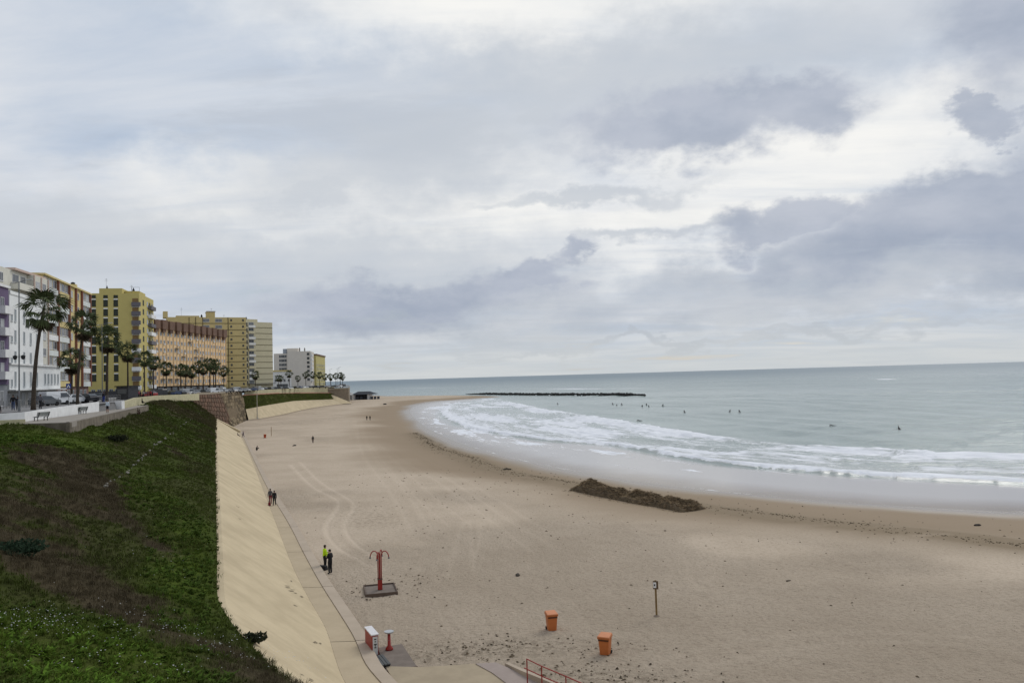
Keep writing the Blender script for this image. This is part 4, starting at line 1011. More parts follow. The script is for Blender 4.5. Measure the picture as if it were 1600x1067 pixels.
b.antenna(X(162), 4, Zat(170, 450.7, DY) - 11.4, 3.6); b.antenna(X(200), 6, H + 1, 2.2); b.chimney(X(164.5), 3, Zat(170, 450.7, DY) - 11.4, .5, .6, m_dark); b.chimney(X(204.5), 5, H + 1, .6, .7, m_dark)
b.box('street_sign_wall', X(140), X(205), -6, -5.7, -.8, 1.9, mat('dark_hoarding', (.05, .05, .055), .7))
# long apricot block with brick crown
b = Building('apricot_block', 'long apricot apartment block crowned with projecting brown brick boxes', D(237.5, 274), D(354, 345), 14, 11.3)
m_ap = wallmat('apricot', (.80, .56, .31), .92); m_apl = wallmat('pale_apricot', (.66, .47, .27)); m_bb = wallmat('brown_brick', (.18, .108, .076), .75)
H = Zat(237.5, 505, 274) - 11.3; L = b.L; nb = 12; w = L / nb
b.box('wall', 0, L, 0, 14, 3, H, m_ap); b.box('ground_floor', 0, L, .8, 14, -1, 2.98, wallmat('dark_shopfront', (.07, .055, .05)))
for i in range(nb):
    b.box('brick_crown', i * w + .16 * w, (i + 1) * w - .16 * w, -1.1, 3, H - 1.6, H + 1.5 + .2 * (i % 2), m_bb); b.box('crown_neck', i * w + w * .3, i * w + w * .7, -.8, -.004, H - 2.7, H - 1.604, m_bb)
    b.box('pier', i * w - .28, i * w + .28, -.22, -.003, 3, H - 1.7, m_apl); b.box('mullion', i * w + w * .5 - .14, i * w + w * .5 + .14, -.12, -.003, 3, H - 2.8, m_apl)
    for r in range(7):
        z = 4.4 + r * 2.82
        if z > H - 2.4: continue
        for q in (.27, .73):
            kd = random.choice(['pale', 'dark', 'pale', 'wshut', 'wshut', 'wshut'])
            b.win(i * w + w * q, z + .3, 1.2, 1.2, kd)
        if random.random() < .22: b.box('awning', i * w + w * .2, i * w + w * .8, -.9, -.01, z + 1.1, z + 1.2, m_grey)
        if random.random() < .3: b.box('air_conditioner', i * w + w * .6, i * w + w * .6 + .9, -.45, -.01, z - .8, z - .25, m_white)
    b.win(i * w + w * .5, 1.4, w * .7, 2.2, 'pale' if i % 3 else 'dark', y=.8, name='shop_window')
b.box('end_pier', L - .3, L + .28, -.22, -.003, 3, H - 1.7, m_apl)
# mustard tower block behind and beyond
b = Building('mustard_block', 'tall mustard-yellow apartment block with dark floor lines behind the apricot block', D(262, 352), D(386.5, 366), 24, 11.2)
m_mu = wallmat('mustard', (.54, .44, .21), .93); m_line = mat('floor_line', (.10, .08, .045), .9); H = Zat(375, 496, 365) - 11.2; L = b.L; X = lambda px: (px - 262) * L / 124
b.box('wall', 0, L, 0, 24, -1, H, m_mu)
for r in range(11):
    z = H - 2.9 - r * 2.92
    if z < 0: break
    b.box('floor_line', 0, L, -.10, -.002, z, z + .22, m_line)
    for px in (362, 381): b.win(X(px), z + 1.65, .8, .8, 'bare')
    if r < 4:
        for px in (322, 342): b.win(X(px), z + 1.5, 3.0, 1.5, 'pale')
for px in (296, 306, 317, 357): b.box('downpipe', X(px) - .12, X(px) + .12, -.2, -.101, 0, H, m_line)
b.box('lift_house', X(253) + 1, X(264), 4, 10, H + .01, H + 2.9, m_mu); b.box('lift_house', X(324), X(337), 2, 10, H + .01, H + 2.6, m_mu); b.box('lift_cap', X(323.3), X(337.7), 1.6, 10.2, H + 2.61, H + 3.0, m_slab); b.chimney(X(316), 3, H, .8, 1.0, m_dark)
b.box('parapet', X(276), X(312), .1, 6, H + .01, H + .7, m_mu); b.antenna(X(285), 5, H + .7, 4); b.antenna(X(332), 5, H + 3, 1.6); b.antenna(X(352), 5, H, 1.5)
# pale cream tower beyond
b = Building('pale_tower_block', 'pale cream apartment tower with floor lines and a column of white balconies', D(386.5, 392), D(427.5, 404), 16, 11.1)
m_pc = wallmat('pale_cream', (.60, .545, .38), .94); H = Zat(400, 503, 396) - 11.1; L = b.L; X = lambda px: (px - 386.5) * L / 41
b.box('wall', 0, L, 0, 16, -1, H, m_pc); b.box('roof_house', X(389), X(406), 1, 8, H + .004, H + 1.4, m_pc)
for r in range(11):
    z = H - 2.85 - r * 2.88
    if z < 0: break
    b.box('floor_line', X(399), L, -.1, -.002, z, z + .2, m_line)
    b.balcony(X(389), X(399), z + .1, 1.0, 1.0, m_white if r % 3 != 1 else m_pc); b.win(X(394), z + 1.8, 2.9, 1.7, 'dark' if r % 2 else 'pale'); b.win(X(387.6), z + 1.5, .7, 1.7, 'bare')
    b.win(2.2, z + 1.4, 1.5, 1.6, 'bare', 'right')
b.chimney(X(394), 4, H + 1.4, .6, .8, m_dark); b.box('shop_canopy', X(386.5), L, -2.2, -.2, 3.0, 3.25, m_grey)
# low yellow wing and white house between
b = Building('low_yellow_wing', 'low yellow building with a white front between the towers', D(428, 440), D(456, 446), 14, 11)
H = Zat(440, 580.5, 442) - 11; b.box('wall', 0, b.L, 0, 14, -1, H, m_white); b.box('cornice', -.2, b.L + .2, -.3, 14, H + .003, H + .8, wallmat('soft_yellow', (.62, .51, .24)))
for k in range(4): b.win(1.2 + k * 2.5, 4.6, 1.2, 1.4, 'dark')
b.win(5, 1.6, 6.5, 2.2, 'dark', name='shop_window')
# tan hotel
b = Building('tan_hotel', 'tan hotel block with a large blank end wall and stacked balconies', D(428, 552), D(486, 556), 30, 10.4)
m_tan = wallmat('tan', (.62, .57, .50), .95); H = Zat(460, 549, 555) - 10.4; L = b.L; X = lambda px: (px - 428) * L / 58
b.box('wall', X(450), L, 0, 30, -1, H, m_tan); b.box('set_back', 0, X(450) - .01, 3, 26, -1, H - 1.2, m_tan)
for r in range(6):
    z = H - 4.6 - r * 2.95
    for px in (437.6, 440.8, 443.6, 446.6):
        if r < 5: b.win(X(px), z + 1.4, 1.25, 1.9, 'dark', y=3.0)
for r in range(7):
    z = H - 3.4 - r * 2.95
    b.balcony(2, 11, z, 1.2, 1.0, m_white, 'right'); b.box('loggia', L - .02, L + .9, 1.0, 1.4, z, z + 2.6, m_white)
    b.win(6, z + 1.5, 3.6, 2.0, 'bare', 'right'); b.win(L - 1.4, z + 1.4, 1.7, 1.6, 'bare')
b.box('plant_room', X(448), X(465), 6, 14, H + .01, H + 2.4, wallmat('tan', (.40, .36, .31))); b.box('tank', X(441), X(447), 8, 12, H - 1.1, H + 2.2, mat('tank_grey', (.33, .36, .40), .6)); b.chimney(X(468.5), 4, H, .8, 2.2); b.chimney(X(476.5), 4, H, .8, 2.0)
# yellow end block
b = Building('end_yellow_block', 'small yellow apartment block with brown roof beyond the tan hotel', D(495, 585), D(509, 640), 22, 10.2)
m_yg = wallmat('yellow_green', (.50, .44, .18)); H = Zat(497, 555, 588) - 10.2; b.box('wall', 0, b.L, 0, 22, -1, H, m_yg); b.box('roof', -.3, b.L + .3, -.5, 22, H + .004, H + 1.0, m_bb)
for r in range(6):
    for x in np.arange(4, b.L, 6.5): b.win(x, 2.6 + r * 2.8, 2.2, 1.7, 'bare' if (r + int(x)) % 3 else 'pale')
    b.win(-.0 + 6, 2.6 + r * 2.8, 2.0, 1.6, 'bare', 'left'); b.win(13, 2.6 + r * 2.8, 2.0, 1.6, 'bare', 'left')

# ------------------------------------------------------------------ palms
def frond_mesh(seed, droop, dead=False):
    rg = np.random.default_rng(seed); mb = MB(); pet = 1.25
    pts = [np.array([pet * t, 0, .10 * math.sin(t * 2) - droop * .25 * t * t]) for t in (0, .35, .7, 1)]
    for a, b_ in zip(pts[:-1], pts[1:]): mb.add([a + (0, -.03, 0), a + (0, .03, 0), b_ + (0, .025, 0), b_ + (0, -.025, 0)], [(0, 1, 2, 3)])
    o = pts[-1]; n = 15
    for k in range(n):
        th = (k / (n - 1) - .5) * R_(205); ln = (1.0 - .25 * abs(th) / 1.8) * rg.uniform(.9, 1.1); dx, dy = math.cos(th), math.sin(th); sd = np.array([-dy, dx, 0])
        up = .16 * math.cos(th * 1.4) + (.05 if k % 2 else -.05)
        m1 = o + np.array([dx * ln * .55, dy * ln * .55, up - droop * .14]); tip = o + np.array([dx * ln * .96, dy * ln * .96, up * .3 - droop * .55 - .12])
        mb.add([o, m1 + sd * .085, tip, m1 - sd * .085], [(0, 1, 2, 3)])
    return mb
def palm_mats():
    return (mat('palm_leaf', (.08, .10, .04), .8, (.04, .052, .02), 1.5, spec=.15), mat('palm_dead_leaf', (.085, .06, .035), .9, (.05, .035, .02), 2), mat('palm_trunk', (.075, .058, .043), .95, (.042, .032, .024), 3, .6, 8, stretch=(1, 1, 4)))
PG, PD, PT = palm_mats()
FR = [frond_mesh(k, [.3, .6, .9, 1.3][k % 4]).mesh('frond', PG) for k in range(8)]
FRD = [frond_mesh(20 + k, 1.7).mesh('frond', PD) for k in range(3)]
def palm_layout(rg, n=26, dead=10):
    n = int(n * .8)
    L = []
    for k in range(n):
        u = (k + .5) / n; el = R_(84 - 128 * u ** .85); az = k * 2.39996 + rg.uniform(-.25, .25); L.append((FR[rg.randrange(8)], az, el + rg.uniform(-.15, .15), rg.uniform(.85, 1.1)))
    for k in range(dead): L.append((FRD[k % 3], k * 2.39996, R_(-80) - rg.uniform(0, .12), rg.uniform(.6, .85)))
    return L
def trunk(h, rb, rt, bend, rg):
    pts, rad = [], []
    for i in range(10):
        t = i / 9; pts.append((bend[0] * t * t, bend[1] * t * t, -.4 + (h + .4) * t)); rad.append((rb * (1 - t) ** 1.2 + rt) * (1.25 if i == 0 else 1))
    mb = MB().tube(pts, rad, 10); return mb, pts[-1]
def palm(px, d, top_py, label, group=None, full=True, scale=1.0, seed=0, bend=(0, 0), n=34, dead=12, zb=None):
    rg = random.Random(seed); zb = float(sz(d)) if zb is None else zb; loc = D(px, d, zb); top = Zat(px, top_py, d) - zb; cr = 1.75 * scale; h = top - cr
    e = empty('fan_palm', loc, rg.uniform(0, 6) if bend == (0, 0) else 0, label, 'palm tree', group)
    mb, tp = trunk(h, .085 * scale, .115 * scale, bend, rg); mb.build('trunk', PT, e, True)
    lay = palm_layout(rg, n, dead)
    if full:
        for me, az, el, s in lay:
            o = inst('frond', me, e, (tp[0], tp[1], tp[2] - (.5 if el < -.9 else .0)), (rg.uniform(-.5, .5), -el, az), (s * scale,) * 3); 
    else:
        V, F, MI = [], [], []; 
        for me, az, el, s in lay:
            M_ = Matrix.Translation((tp[0], tp[1], tp[2] - (.5 if el < -.9 else 0))) @ Matrix.Rotation(az, 4, 'Z') @ Matrix.Rotation(-el, 4, 'Y') @ Matrix.Rotation(rg.uniform(-.5, .5), 4, 'X') @ Matrix.Scale(s * scale, 4); o_ = len(V)
            V += [tuple(M_ @ v.co) for v in me.vertices]; F += [tuple(i + o_ for i in p.vertices) for p in me.polygons]; MI += [0 if me in FR else 1] * len(me.polygons)
        mb = MB(); mb.v, mb.f, mb.mi = V, F, MI; mb.build('crown', [PG, PD], e)
    return e
palm(66, 92, 450, 'tallest leaning fan palm with wide loose crown beside the street lamp', scale=1.35, seed=1, bend=(1.0, .4), n=30, dead=8).location = tuple(D(52, 92, 11.9))
palm(122, 110, 484, 'tall straight fan palm rising just beyond the leaning palm', scale=1.1, seed=2, bend=(.8, .3), n=34).location = tuple(D(121, 110, 11.9))
palm(112, 128, 544, 'short fan palm with long brown skirt between two tall palms', scale=1.1, seed=3, n=30, dead=22)
palm(167, 141, 510, 'fan palm with full crown before the olive-yellow block, next to a lamp', scale=1.3, seed=4, bend=(.3, 0))
palm(200, 186, 534, 'fan palm with brown skirt in front of the dark hoarding', scale=1.25, seed=5, dead=22)
palm(226, 225, 548, 'slim fan palm at the right corner of the olive-yellow block', scale=1.2, seed=6)
g = 'palms in front of the apricot block'; lab = 'fan palm in the cluster before the apricot block'
for k, (px, d, ty, s) in enumerate([(240, 238, 555, 1.4), (260, 258, 565, 1.4), (283, 268, 568, 1.35), (290, 275, 570, 1.3), (299, 285, 572, 1.35), (311, 290, 564, 1.4), (318, 298, 568, 1.35), (328, 305, 558, 1.55), (334, 296, 566, 1.4), (337, 310, 560, 1.4), (350, 312, 572, 1.35)]):
    s *= .85; palm(px, d, ty, 'fan palm with brown skirt beside the cars at the near end of the apricot block' if k == 1 else lab, None if k == 1 else g, False, s, 10 + k, n=30, dead=20 if k == 1 else 14)
g = 'far palms along the bend of the promenade'; lab = 'distant fan palm along the far promenade parapet'
for k, (px, d, ty, s) in enumerate([(399, 376, 578, 1.5), (419, 405, 582, 1.4), (435, 425, 585, 1.2), (439, 430, 586, 1.1), (452, 440, 577.5, 1.45), (465.5, 450, 586, 1.2), (478, 460, 580, 1.35), (489.5, 470, 580.5, 1.3), (499.5, 476, 581, 1.3), (508.5, 484, 583.5, 1.3), (517, 490, 584, 1.35), (525, 498, 582.5, 1.3), (532, 500, 581.5, 1.4), (535.5, 503, 584, 1.3)]):
    s *= .82
    palm(px, d, ty, lab, g, False, s, 40 + k, n=26, dead=12)

# ------------------------------------------------------------------ street things
def lamp_post(px, d, top_py, label, arm=1.6, globe=False):
    zb = float(sz(d)); loc = D(px, d, zb); h = Zat(px, top_py, d) - zb; e = empty('street_lamp', loc, 0, label, 'street lamp')
    MB().tube([(0, 0, -.2), (0, 0, 1.2), (0, 0, 1.3), (0, 0, h)], [.14, .14, .09, .055], 8).build('pole', m_rail, e)
    MB().tube([(-arm * .5, 0, h - .05), (0, 0, h), (arm, 0, h + .25)], .04, 6).build('arm', m_rail, e)
    MB().box(arm - .1, arm + .6, -.14, .14, h + .17, h + .3).build('lamp_head', m_slab, e, bevel=.03); MB().box(-arm * .5 - .35, -arm * .5 + .1, -.12, .12, h - .12, h - .02).build('lamp_head', m_slab, e, bevel=.03)
    if globe:
        for s in (-1, 1):
            o = MB().tube([(0, 0, h * .42), (s * .45, 0, h * .42 + .1)], .03, 6).build('bracket', m_rail, e)
            MB().tube([(s * .45, 0, h * .42 - .3), (s * .45, 0, h * .42 - .2), (s * .45, 0, h * .42 + .1), (s * .45, 0, h * .42 + .2)], [.08, .2, .24, .06], 8).build('lantern', m_dark, e)
    return e
lamp_post(30, 88, 441, 'tall grey street lamp with lanterns halfway up beside the leaning palm', .9, True)
lamp_post(160, 138, 507, 'street lamp with curved arm before the olive-yellow block', 1.2)
for px, d, ty in ((516, 495, 577), (527.5, 505, 576), (530, 508, 574)): lamp_post(px, d, ty, 'thin lamp mast among the last palms at the point', .8)['group'] = 'lamp masts at the point'
lamp_post(256, 262, 556, 'thin street lamp against the apricot block', 1.2)
# tall pole rising from the far sea wall
pp = D(402, T2[1][1] - .5, .3); e = empty('beach_pole', pp, 0, 'tall pale pole standing at the foot of the far sea wall', 'pole'); hp = Zat(402, 609, pp[1]) - .3
MB().tube([(0, 0, -.5), (0, 0, .5), (0, 0, hp)], [.22, .2, .14], 8).build('pole', mat('pale_pole', (.42, .38, .31), .8), e); MB().box(-.35, .35, -.3, .3, -.4, .5).build('footing', m_slab, e)
# zebra crossing sign
e = empty('crossing_sign', D(107.5, 104, 12), 0, 'square blue pedestrian crossing sign with white triangle on a grey post', 'road sign'); zs = Zat(107.5, 603, 104) - 12
MB().tube([(0, 0, -.2), (0, 0, zs + .3)], .03, 6).build('post', m_rail, e); pn = MB().box(-.32, .32, -.06, -.035, zs - .32, zs + .32).build('panel', mat('sign_blue', (.015, .045, .22), .5), e)
MB().add([(-.24, -.064, zs - .22), (.24, -.064, zs - .22), (0, -.064, zs + .22)], [(0, 1, 2)]).build('triangle', m_white, pn)
MB().add([(-.04, -.068, zs - .03), (.04, -.068, zs - .03), (.09, -.068, zs - .2), (-.09, -.068, zs - .2)], [(3, 2, 1, 0)]).build('figure', m_dark, pn)
# railing along the pavement behind the white wall
rl = empty('pavement_railing', (0, 0, 0), 0, 'grey metal railing between pavement and road behind the white wall', 'railing')
RP = [D(px, d, 12.0) for px, d in zip(np.linspace(-20, 188, 42), np.linspace(95, 137, 42))]
for p in RP: MB().tube([p, p + (0, 0, 1.02)], .028, 5).build('post', m_rail, rl)
for h in (1.0, .66, .33): MB().tube([p + (0, 0, h) for p in RP], .022, 5).build('rail', m_rail, rl)
# benches on the terrace
def bench(px, py, label):
    p = G(px, py, TZ + .03); e = empty('bench', p, R_(-22) + math.pi / 2 * 0, label, 'bench'); mw = mat('bench_slat', (.07, .085, .075), .7)
    e.rotation_euler = (0, 0, R_(-104))
    for k in range(4): MB().box(-.85, .85, -.42 + k * .13, -.32 + k * .13, .42, .46).build('seat_slat', mw, e)
    for k in range(4): MB().box(-.85, .85, .10 + k * .035, .135 + k * .035, .52 + k * .11, .61 + k * .11).build('back_slat', mw, e)
    for s in (-.65, .65):
        MB().box(s - .03, s + .03, -.42, -.36, -.02, .418).box(s - .03, s + .03, .02, .08, -.02, .418).box(s - .03, s + .03, -.36, .02, .36, .418).add([(s - .03, .08, .36), (s + .03, .08, .36), (s + .03, .30, .95), (s - .03, .30, .95), (s - .03, .14, .36), (s + .03, .14, .36), (s + .03, .34, .95), (s - .03, .34, .95)], [(0, 1, 2, 3), (4, 7, 6, 5), (0, 3, 7, 4), (1, 5, 6, 2), (3, 2, 6, 7)]).build('leg', m_dark, e)
    return e
bench(66, 657, 'slatted bench near the pale yellow end of the white wall'); bench(128, 646.5, 'slatted bench further along the white wall, nearer the steps')
shrub('wall_shrub', 'dark reddish shrub growing against the terrace retaining wall', np.array(D(209, 128.5, 9.3)), None, 1.0, 1.9, (.045, .022, .016), 500, leaf=.16)

# ------------------------------------------------------------------ people
SKIN = (.33, .19, .13)
def person(name, label, loc, rz, pose, top, bottom, hair=(.02, .015, .012), shoes=(.03, .03, .03), h=1.72, group=None, skin=SKIN, shorts=False, bulk=1.12):
    k = h / 1.72
    J = dict(pel=(0, 0, .95), spi=(0, 0, 1.14), che=(0, .01, 1.34), nec=(0, .01, 1.47), hea=(0, .03, 1.56), crn=(0, .025, 1.655))
    for s, n in ((-1, 'l'), (1, 'r')):
        J.update({n + 'sh': (s * .175, 0, 1.40), n + 'el': (s * .235, -.03, 1.12), n + 'wr': (s * .245, .05, .88), n + 'ha': (s * .24, .08, .78), n + 'hi': (s * .09, 0, .91), n + 'kn': (s * .10, .02, .50), n + 'an': (s * .105, -.02, .09), n + 'to': (s * .12, .15, .045)})
    def mv(names, f):
        for n in names: J[n] = f(*J[n])
    UP = ['spi', 'che', 'nec', 'hea', 'crn'] + [s + j for s in 'lr' for j in ('sh', 'el', 'wr', 'ha')]
    if pose in ('walk', 'walk2'):
        q = 1 if pose == 'walk' else -1
        for n, a in (('l', .26 * q), ('r', -.26 * q)):
            x, y, z = J[n + 'kn']; J[n + 'kn'] = (x, y + a * .55, z + .01); x, y, z = J[n + 'an']; J[n + 'an'] = (x, y + a * 1.1, z + (.06 if a < 0 else 0)); x, y, z = J[n + 'to']; J[n + 'to'] = (x, y + a * 1.1, z + (.0 if a < 0 else .01))
            for j, f in (('el', .4), ('wr', .9), ('ha', 1.1)): x, y, z = J[n + j]; J[n + j] = (x, y - a * f, z)
    elif pose == 'bend':
        def f(x, y, z): c, s = math.cos(.55), math.sin(.55); dz = z - .95; return (x, y * c + dz * s, .95 + dz * c - y * s)
        mv(UP, f); J['rwr'] = (.2, .42, .92); J['rha'] = (.19, .5, .86); J['lwr'] = (-.15, .45, .95); J['lha'] = (-.13, .52, .9)
    elif pose == 'chat':
        J['lel'] = (-.24, .05, 1.13); J['lwr'] = (-.12, .26, 1.15); J['lha'] = (-.04, .31, 1.17); J['rel'] = (.25, .0, 1.13); J['rwr'] = (.16, .24, 1.08); J['rha'] = (.08, .3, 1.08)
    elif pose in ('sit', 'board'):
        dz = .50 if pose == 'sit' else .78
        mv(['pel'] + UP, lambda x, y, z: (x, y, z - dz))
        for n, s in (('l', -1), ('r', 1)):
            if pose == 'sit': J[n + 'hi'] = (s * .09, .02, .42); J[n + 'kn'] = (s * .12, .46, .50); J[n + 'an'] = (s * .12, .56, .09); J[n + 'to'] = (s * .13, .72, .045)
            else: J[n + 'hi'] = (s * .1, .02, .15); J[n + 'kn'] = (s * .33, .36, .08); J[n + 'an'] = (s * .36, .30, -.34); J[n + 'to'] = (s * .38, .44, -.42)
            J[n + 'el'] = (s * .26, .12, J[n + 'sh'][2] - .27); J[n + 'wr'] = (s * .2, .34, J[n + 'sh'][2] - .42); J[n + 'ha'] = (s * .18, .42, J[n + 'sh'][2] - .46)
    elif pose == 'crouch':
        mv(['pel'] + UP, lambda x, y, z: (x, y - .12 + (z - .95) * .4, (z - .95) * .9 + .34))
        for n, s in (('l', -1), ('r', 1)): J[n + 'hi'] = (s * .1, -.1, .32); J[n + 'kn'] = (s * .15, .3, .5); J[n + 'an'] = (s * .13, -.02, .09); J[n + 'to'] = (s * .14, .15, .045); J[n + 'el'] = (s * .25, .3, .62); J[n + 'wr'] = (s * .12, .48, .5); J[n + 'ha'] = (s * .09, .55, .45)
    elif pose == 'prone':
        mv(UP, lambda x, y, z: (x, (z - .95), .2 + (z - .95) * .3)); J['pel'] = (0, 0, .17)
        for n, s in (('l', -1), ('r', 1)): J[n + 'hi'] = (s * .09, -.04, .16); J[n + 'kn'] = (s * .1, -.45, .14); J[n + 'an'] = (s * .1, -.86, .13); J[n + 'to'] = (s * .1, -1.0, .11); J[n + 'el'] = (s * .34, .55, .16); J[n + 'wr'] = (s * .3, .8, .1); J[n + 'ha'] = (s * .28, .88, .06)
    Rd = dict(pel=(.155, .115), spi=(.135, .10), che=(.165, .115), nec=(.058, .058), hea=(.082, .095), crn=(.07, .08), sh=(.068, .068), el=(.05, .05), wr=(.036, .036), ha=(.045, .028), hi=(.10, .10), kn=(.066, .066), an=(.05, .05), to=(.045, .035))
    if not shorts and bottom != SKIN: Rd['kn'] = (.078, .078); Rd['an'] = (.062, .06)
    for j in ('spi', 'che', 'sh', 'el', 'wr', 'hi', 'pel'): Rd[j] = tuple(v * bulk for v in Rd[j])
    names = list(J); idx = {n: i for i, n in enumerate(names)}
    E = [('pel', 'spi'), ('spi', 'che'), ('che', 'nec'), ('nec', 'hea'), ('hea', 'crn')]
    for n in 'lr': E += [('che', n + 'sh'), (n + 'sh', n + 'el'), (n + 'el', n + 'wr'), (n + 'wr', n + 'ha'), ('pel', n + 'hi'), (n + 'hi', n + 'kn'), (n + 'kn', n + 'an'), (n + 'an', n + 'to')]
    me = bpy.data.meshes.new('sk'); me.from_pydata([tuple(c * k for c in J[n]) for n in names], [(idx[a], idx[b_]) for a, b_ in E], [])
    ob = bpy.data.objects.new('sk', me); COL.objects.link(ob); ob.modifiers.new('s', 'SKIN'); sub = ob.modifiers.new('d', 'SUBSURF'); sub.levels = 1
    for n in names:
        r = Rd.get(n) or Rd[n[1:]]; sv = me.skin_vertices[0].data[idx[n]]; sv.radius = (r[0] * k, r[1] * k); sv.use_root = n == 'pel'
    ob.update_tag(); bpy.context.view_layer.update()
    dg = bpy.context.evaluated_depsgraph_get(); bm_ = bpy.data.meshes.new_from_object(ob.evaluated_get(dg)); bpy.data.objects.remove(ob)
    bm_.name = 'body'; bm_.materials.clear()
    cm_ = lambda c, r=.85: mat('cloth_%d_%d_%d' % tuple(int(v * 400) for v in c), c, r, tuple(v * .75 for v in c), 6)
    for m in (cm_(top), cm_(bottom), mat('skin', skin, .6, tuple(v * .9 for v in skin), 8), cm_(shoes), cm_(hair)): bm_.materials.append(m)
    seg = []
    for a, b_ in E:
        j = b_ if b_ in Rd else b_[1:]
        mi = {'spi': 0, 'che': 0, 'nec': 0, 'hea': 2, 'crn': 2, 'sh': 0, 'el': 0, 'wr': 0, 'ha': 2, 'hi': 1, 'kn': 1, 'an': 2 if shorts else 1, 'to': 3}[j]
        seg.append((Vector(J[a]) * k, Vector(J[b_]) * k, mi))
    hc = Vector(J['crn']) * k
    for p in bm_.polygons:
        c = p.center; best = 9
        for a, b_, mi in seg:
            ab = b_ - a; t = max(0, min(1, (c - a).dot(ab) / max(ab.length_squared, 1e-9))); dd = (c - a - ab * t).length
            if dd < best: best = dd; m_ = mi
        if m_ == 2 and (c - hc).length < .13 * k and (c.z > hc.z - .03 * k or c.y < hc.y - .035): m_ = 4
        p.material_index = m_; p.use_smooth = True
    e = empty(name, loc, rz, label, 'person', group); link(bpy.data.objects.new('body', bm_), e)
    # hair as a cap over the crown, and a nose so that the face has a front
    bm2 = bmesh.new(); bmesh.ops.create_uvsphere(bm2, u_segments=10, v_segments=6, radius=.105 * k)
    for v in list(bm2.verts):
        if v.co.z < -.02 * k and v.co.y > -.03 * k: bm2.verts.remove(v)
    for v in bm2.verts: v.co += hc + Vector((0, -.012, -.012)) * k
    m2 = bpy.data.meshes.new('hair'); bm2.to_mesh(m2); bm2.free(); m2.materials.append(cm_(hair)); link(bpy.data.objects.new('hair', m2), e)
    return e
BLK, NVY, GRY = (.012, .012, .014), (.02, .025, .05), (.09, .09, .095)
SAND = lambda px, py, z=0.0: GS(px, py, z - .015)
person('person', 'person in a bright yellow safety jacket standing over a black bag', SAND(508, 889), R_(-60), 'chat', (.50, .76, .012), BLK, h=1.84, bulk=1.38)
person('person', 'person in black standing with back turned beside the yellow jacket', SAND(516, 896), R_(60), 'chat', BLK, BLK, h=1.8)
person('person', 'person in grey jacket and dark red trousers walking on the sea wall walk', G(422.5, 787, ZW), R_(15), 'walk', (.085, .08, .085), (.16, .02, .03), h=1.74)
person('person', 'person in black walking beside the one in dark red trousers', G(428.8, 789.5, ZW), R_(12), 'walk2', BLK, BLK, h=1.70)
person('person', 'person in purple sitting on the sea wall kerb next to another', G(371.5, 683, ZW), R_(-60), 'sit', (.035, .02, .07), NVY)
person('person', 'person in dark purple standing by the seated one at the sea wall', G(380, 683.5, .2), R_(100), 'walk', (.04, .02, .09), (.03, .02, .05), h=1.75)
person('person', 'person in black crouching on the sand by the sea wall kerb', SAND(401, 704), R_(-50), 'crouch', BLK, BLK)
person('person', 'lone walker in dark clothes out on the open sand', SAND(489, 692), R_(10), 'walk', BLK, (.05, .03, .025))
g_ = 'pair of distant walkers near the water'
for px, q in ((573.2, 'walk'), (578.2, 'walk2')): person('person', 'one of two dark distant walkers side by side toward the water', SAND(px, 656.5), R_(5), q, BLK, (.03, .025, .02), group=g_)
person('person', 'person in white and pale blue shirt with black shorts standing on the terrace', G(168, 645, TZ + .04), R_(170), 'stand', (.55, .62, .68), BLK, shorts=True)
person('person', 'person in dark coat and blue jeans walking behind the white wall', D(20.5, 92, 12.0), R_(30), 'walk', BLK, (.05, .07, .14), h=1.8)
person('person', 'person in dark clothes close beside the coat wearer behind the white wall', D(28, 92.6, 12.0), R_(30), 'walk2', (.02, .02, .03), BLK, h=1.6)
person('person', 'dark-haired person in grey top walking behind the white wall by the palm', D(63, 96, 12.0), R_(-10), 'walk', (.12, .115, .13), BLK, h=1.74)
person('person', 'person in black at the frame-side end of the white wall', D(-3, 84.5, 11.2), R_(20), 'stand', BLK, BLK, h=1.8)
person('person', 'person in dark jacket and bright blue trousers at the top of the steps', D(162, 126, 12.0), R_(60), 'stand', (.018, .016, .022), (.02, .04, .2), h=1.75)
person('person', 'dark seated person on the crest of the bank past the terrace', D(222, 147, 10.95), R_(-70), 'sit', (.02, .015, .016), BLK)
g_ = 'people gathered by the parked cars near the corner'
for k, (px, d) in enumerate(((214, 176), (217, 178), (219.5, 181), (224, 182), (231, 186), (235, 188), (238.5, 187))):
    c = [(.30, .02, .03), (.25, .05, .07), (.04, .03, .05), (.35, .30, .28), (.26, .02, .02), (.30, .03, .03), (.03, .03, .04)][k]
    person('person', ['standing person in red top', 'standing person in dark red top', 'standing person in dark top', 'standing person in pale top', 'broad standing person in red', 'standing person in scarlet top', 'standing person in black top'][k] + ' by the road before the palms', D(px, d, float(sz(d))), k * 1.3, 'stand', c, BLK, group=g_)
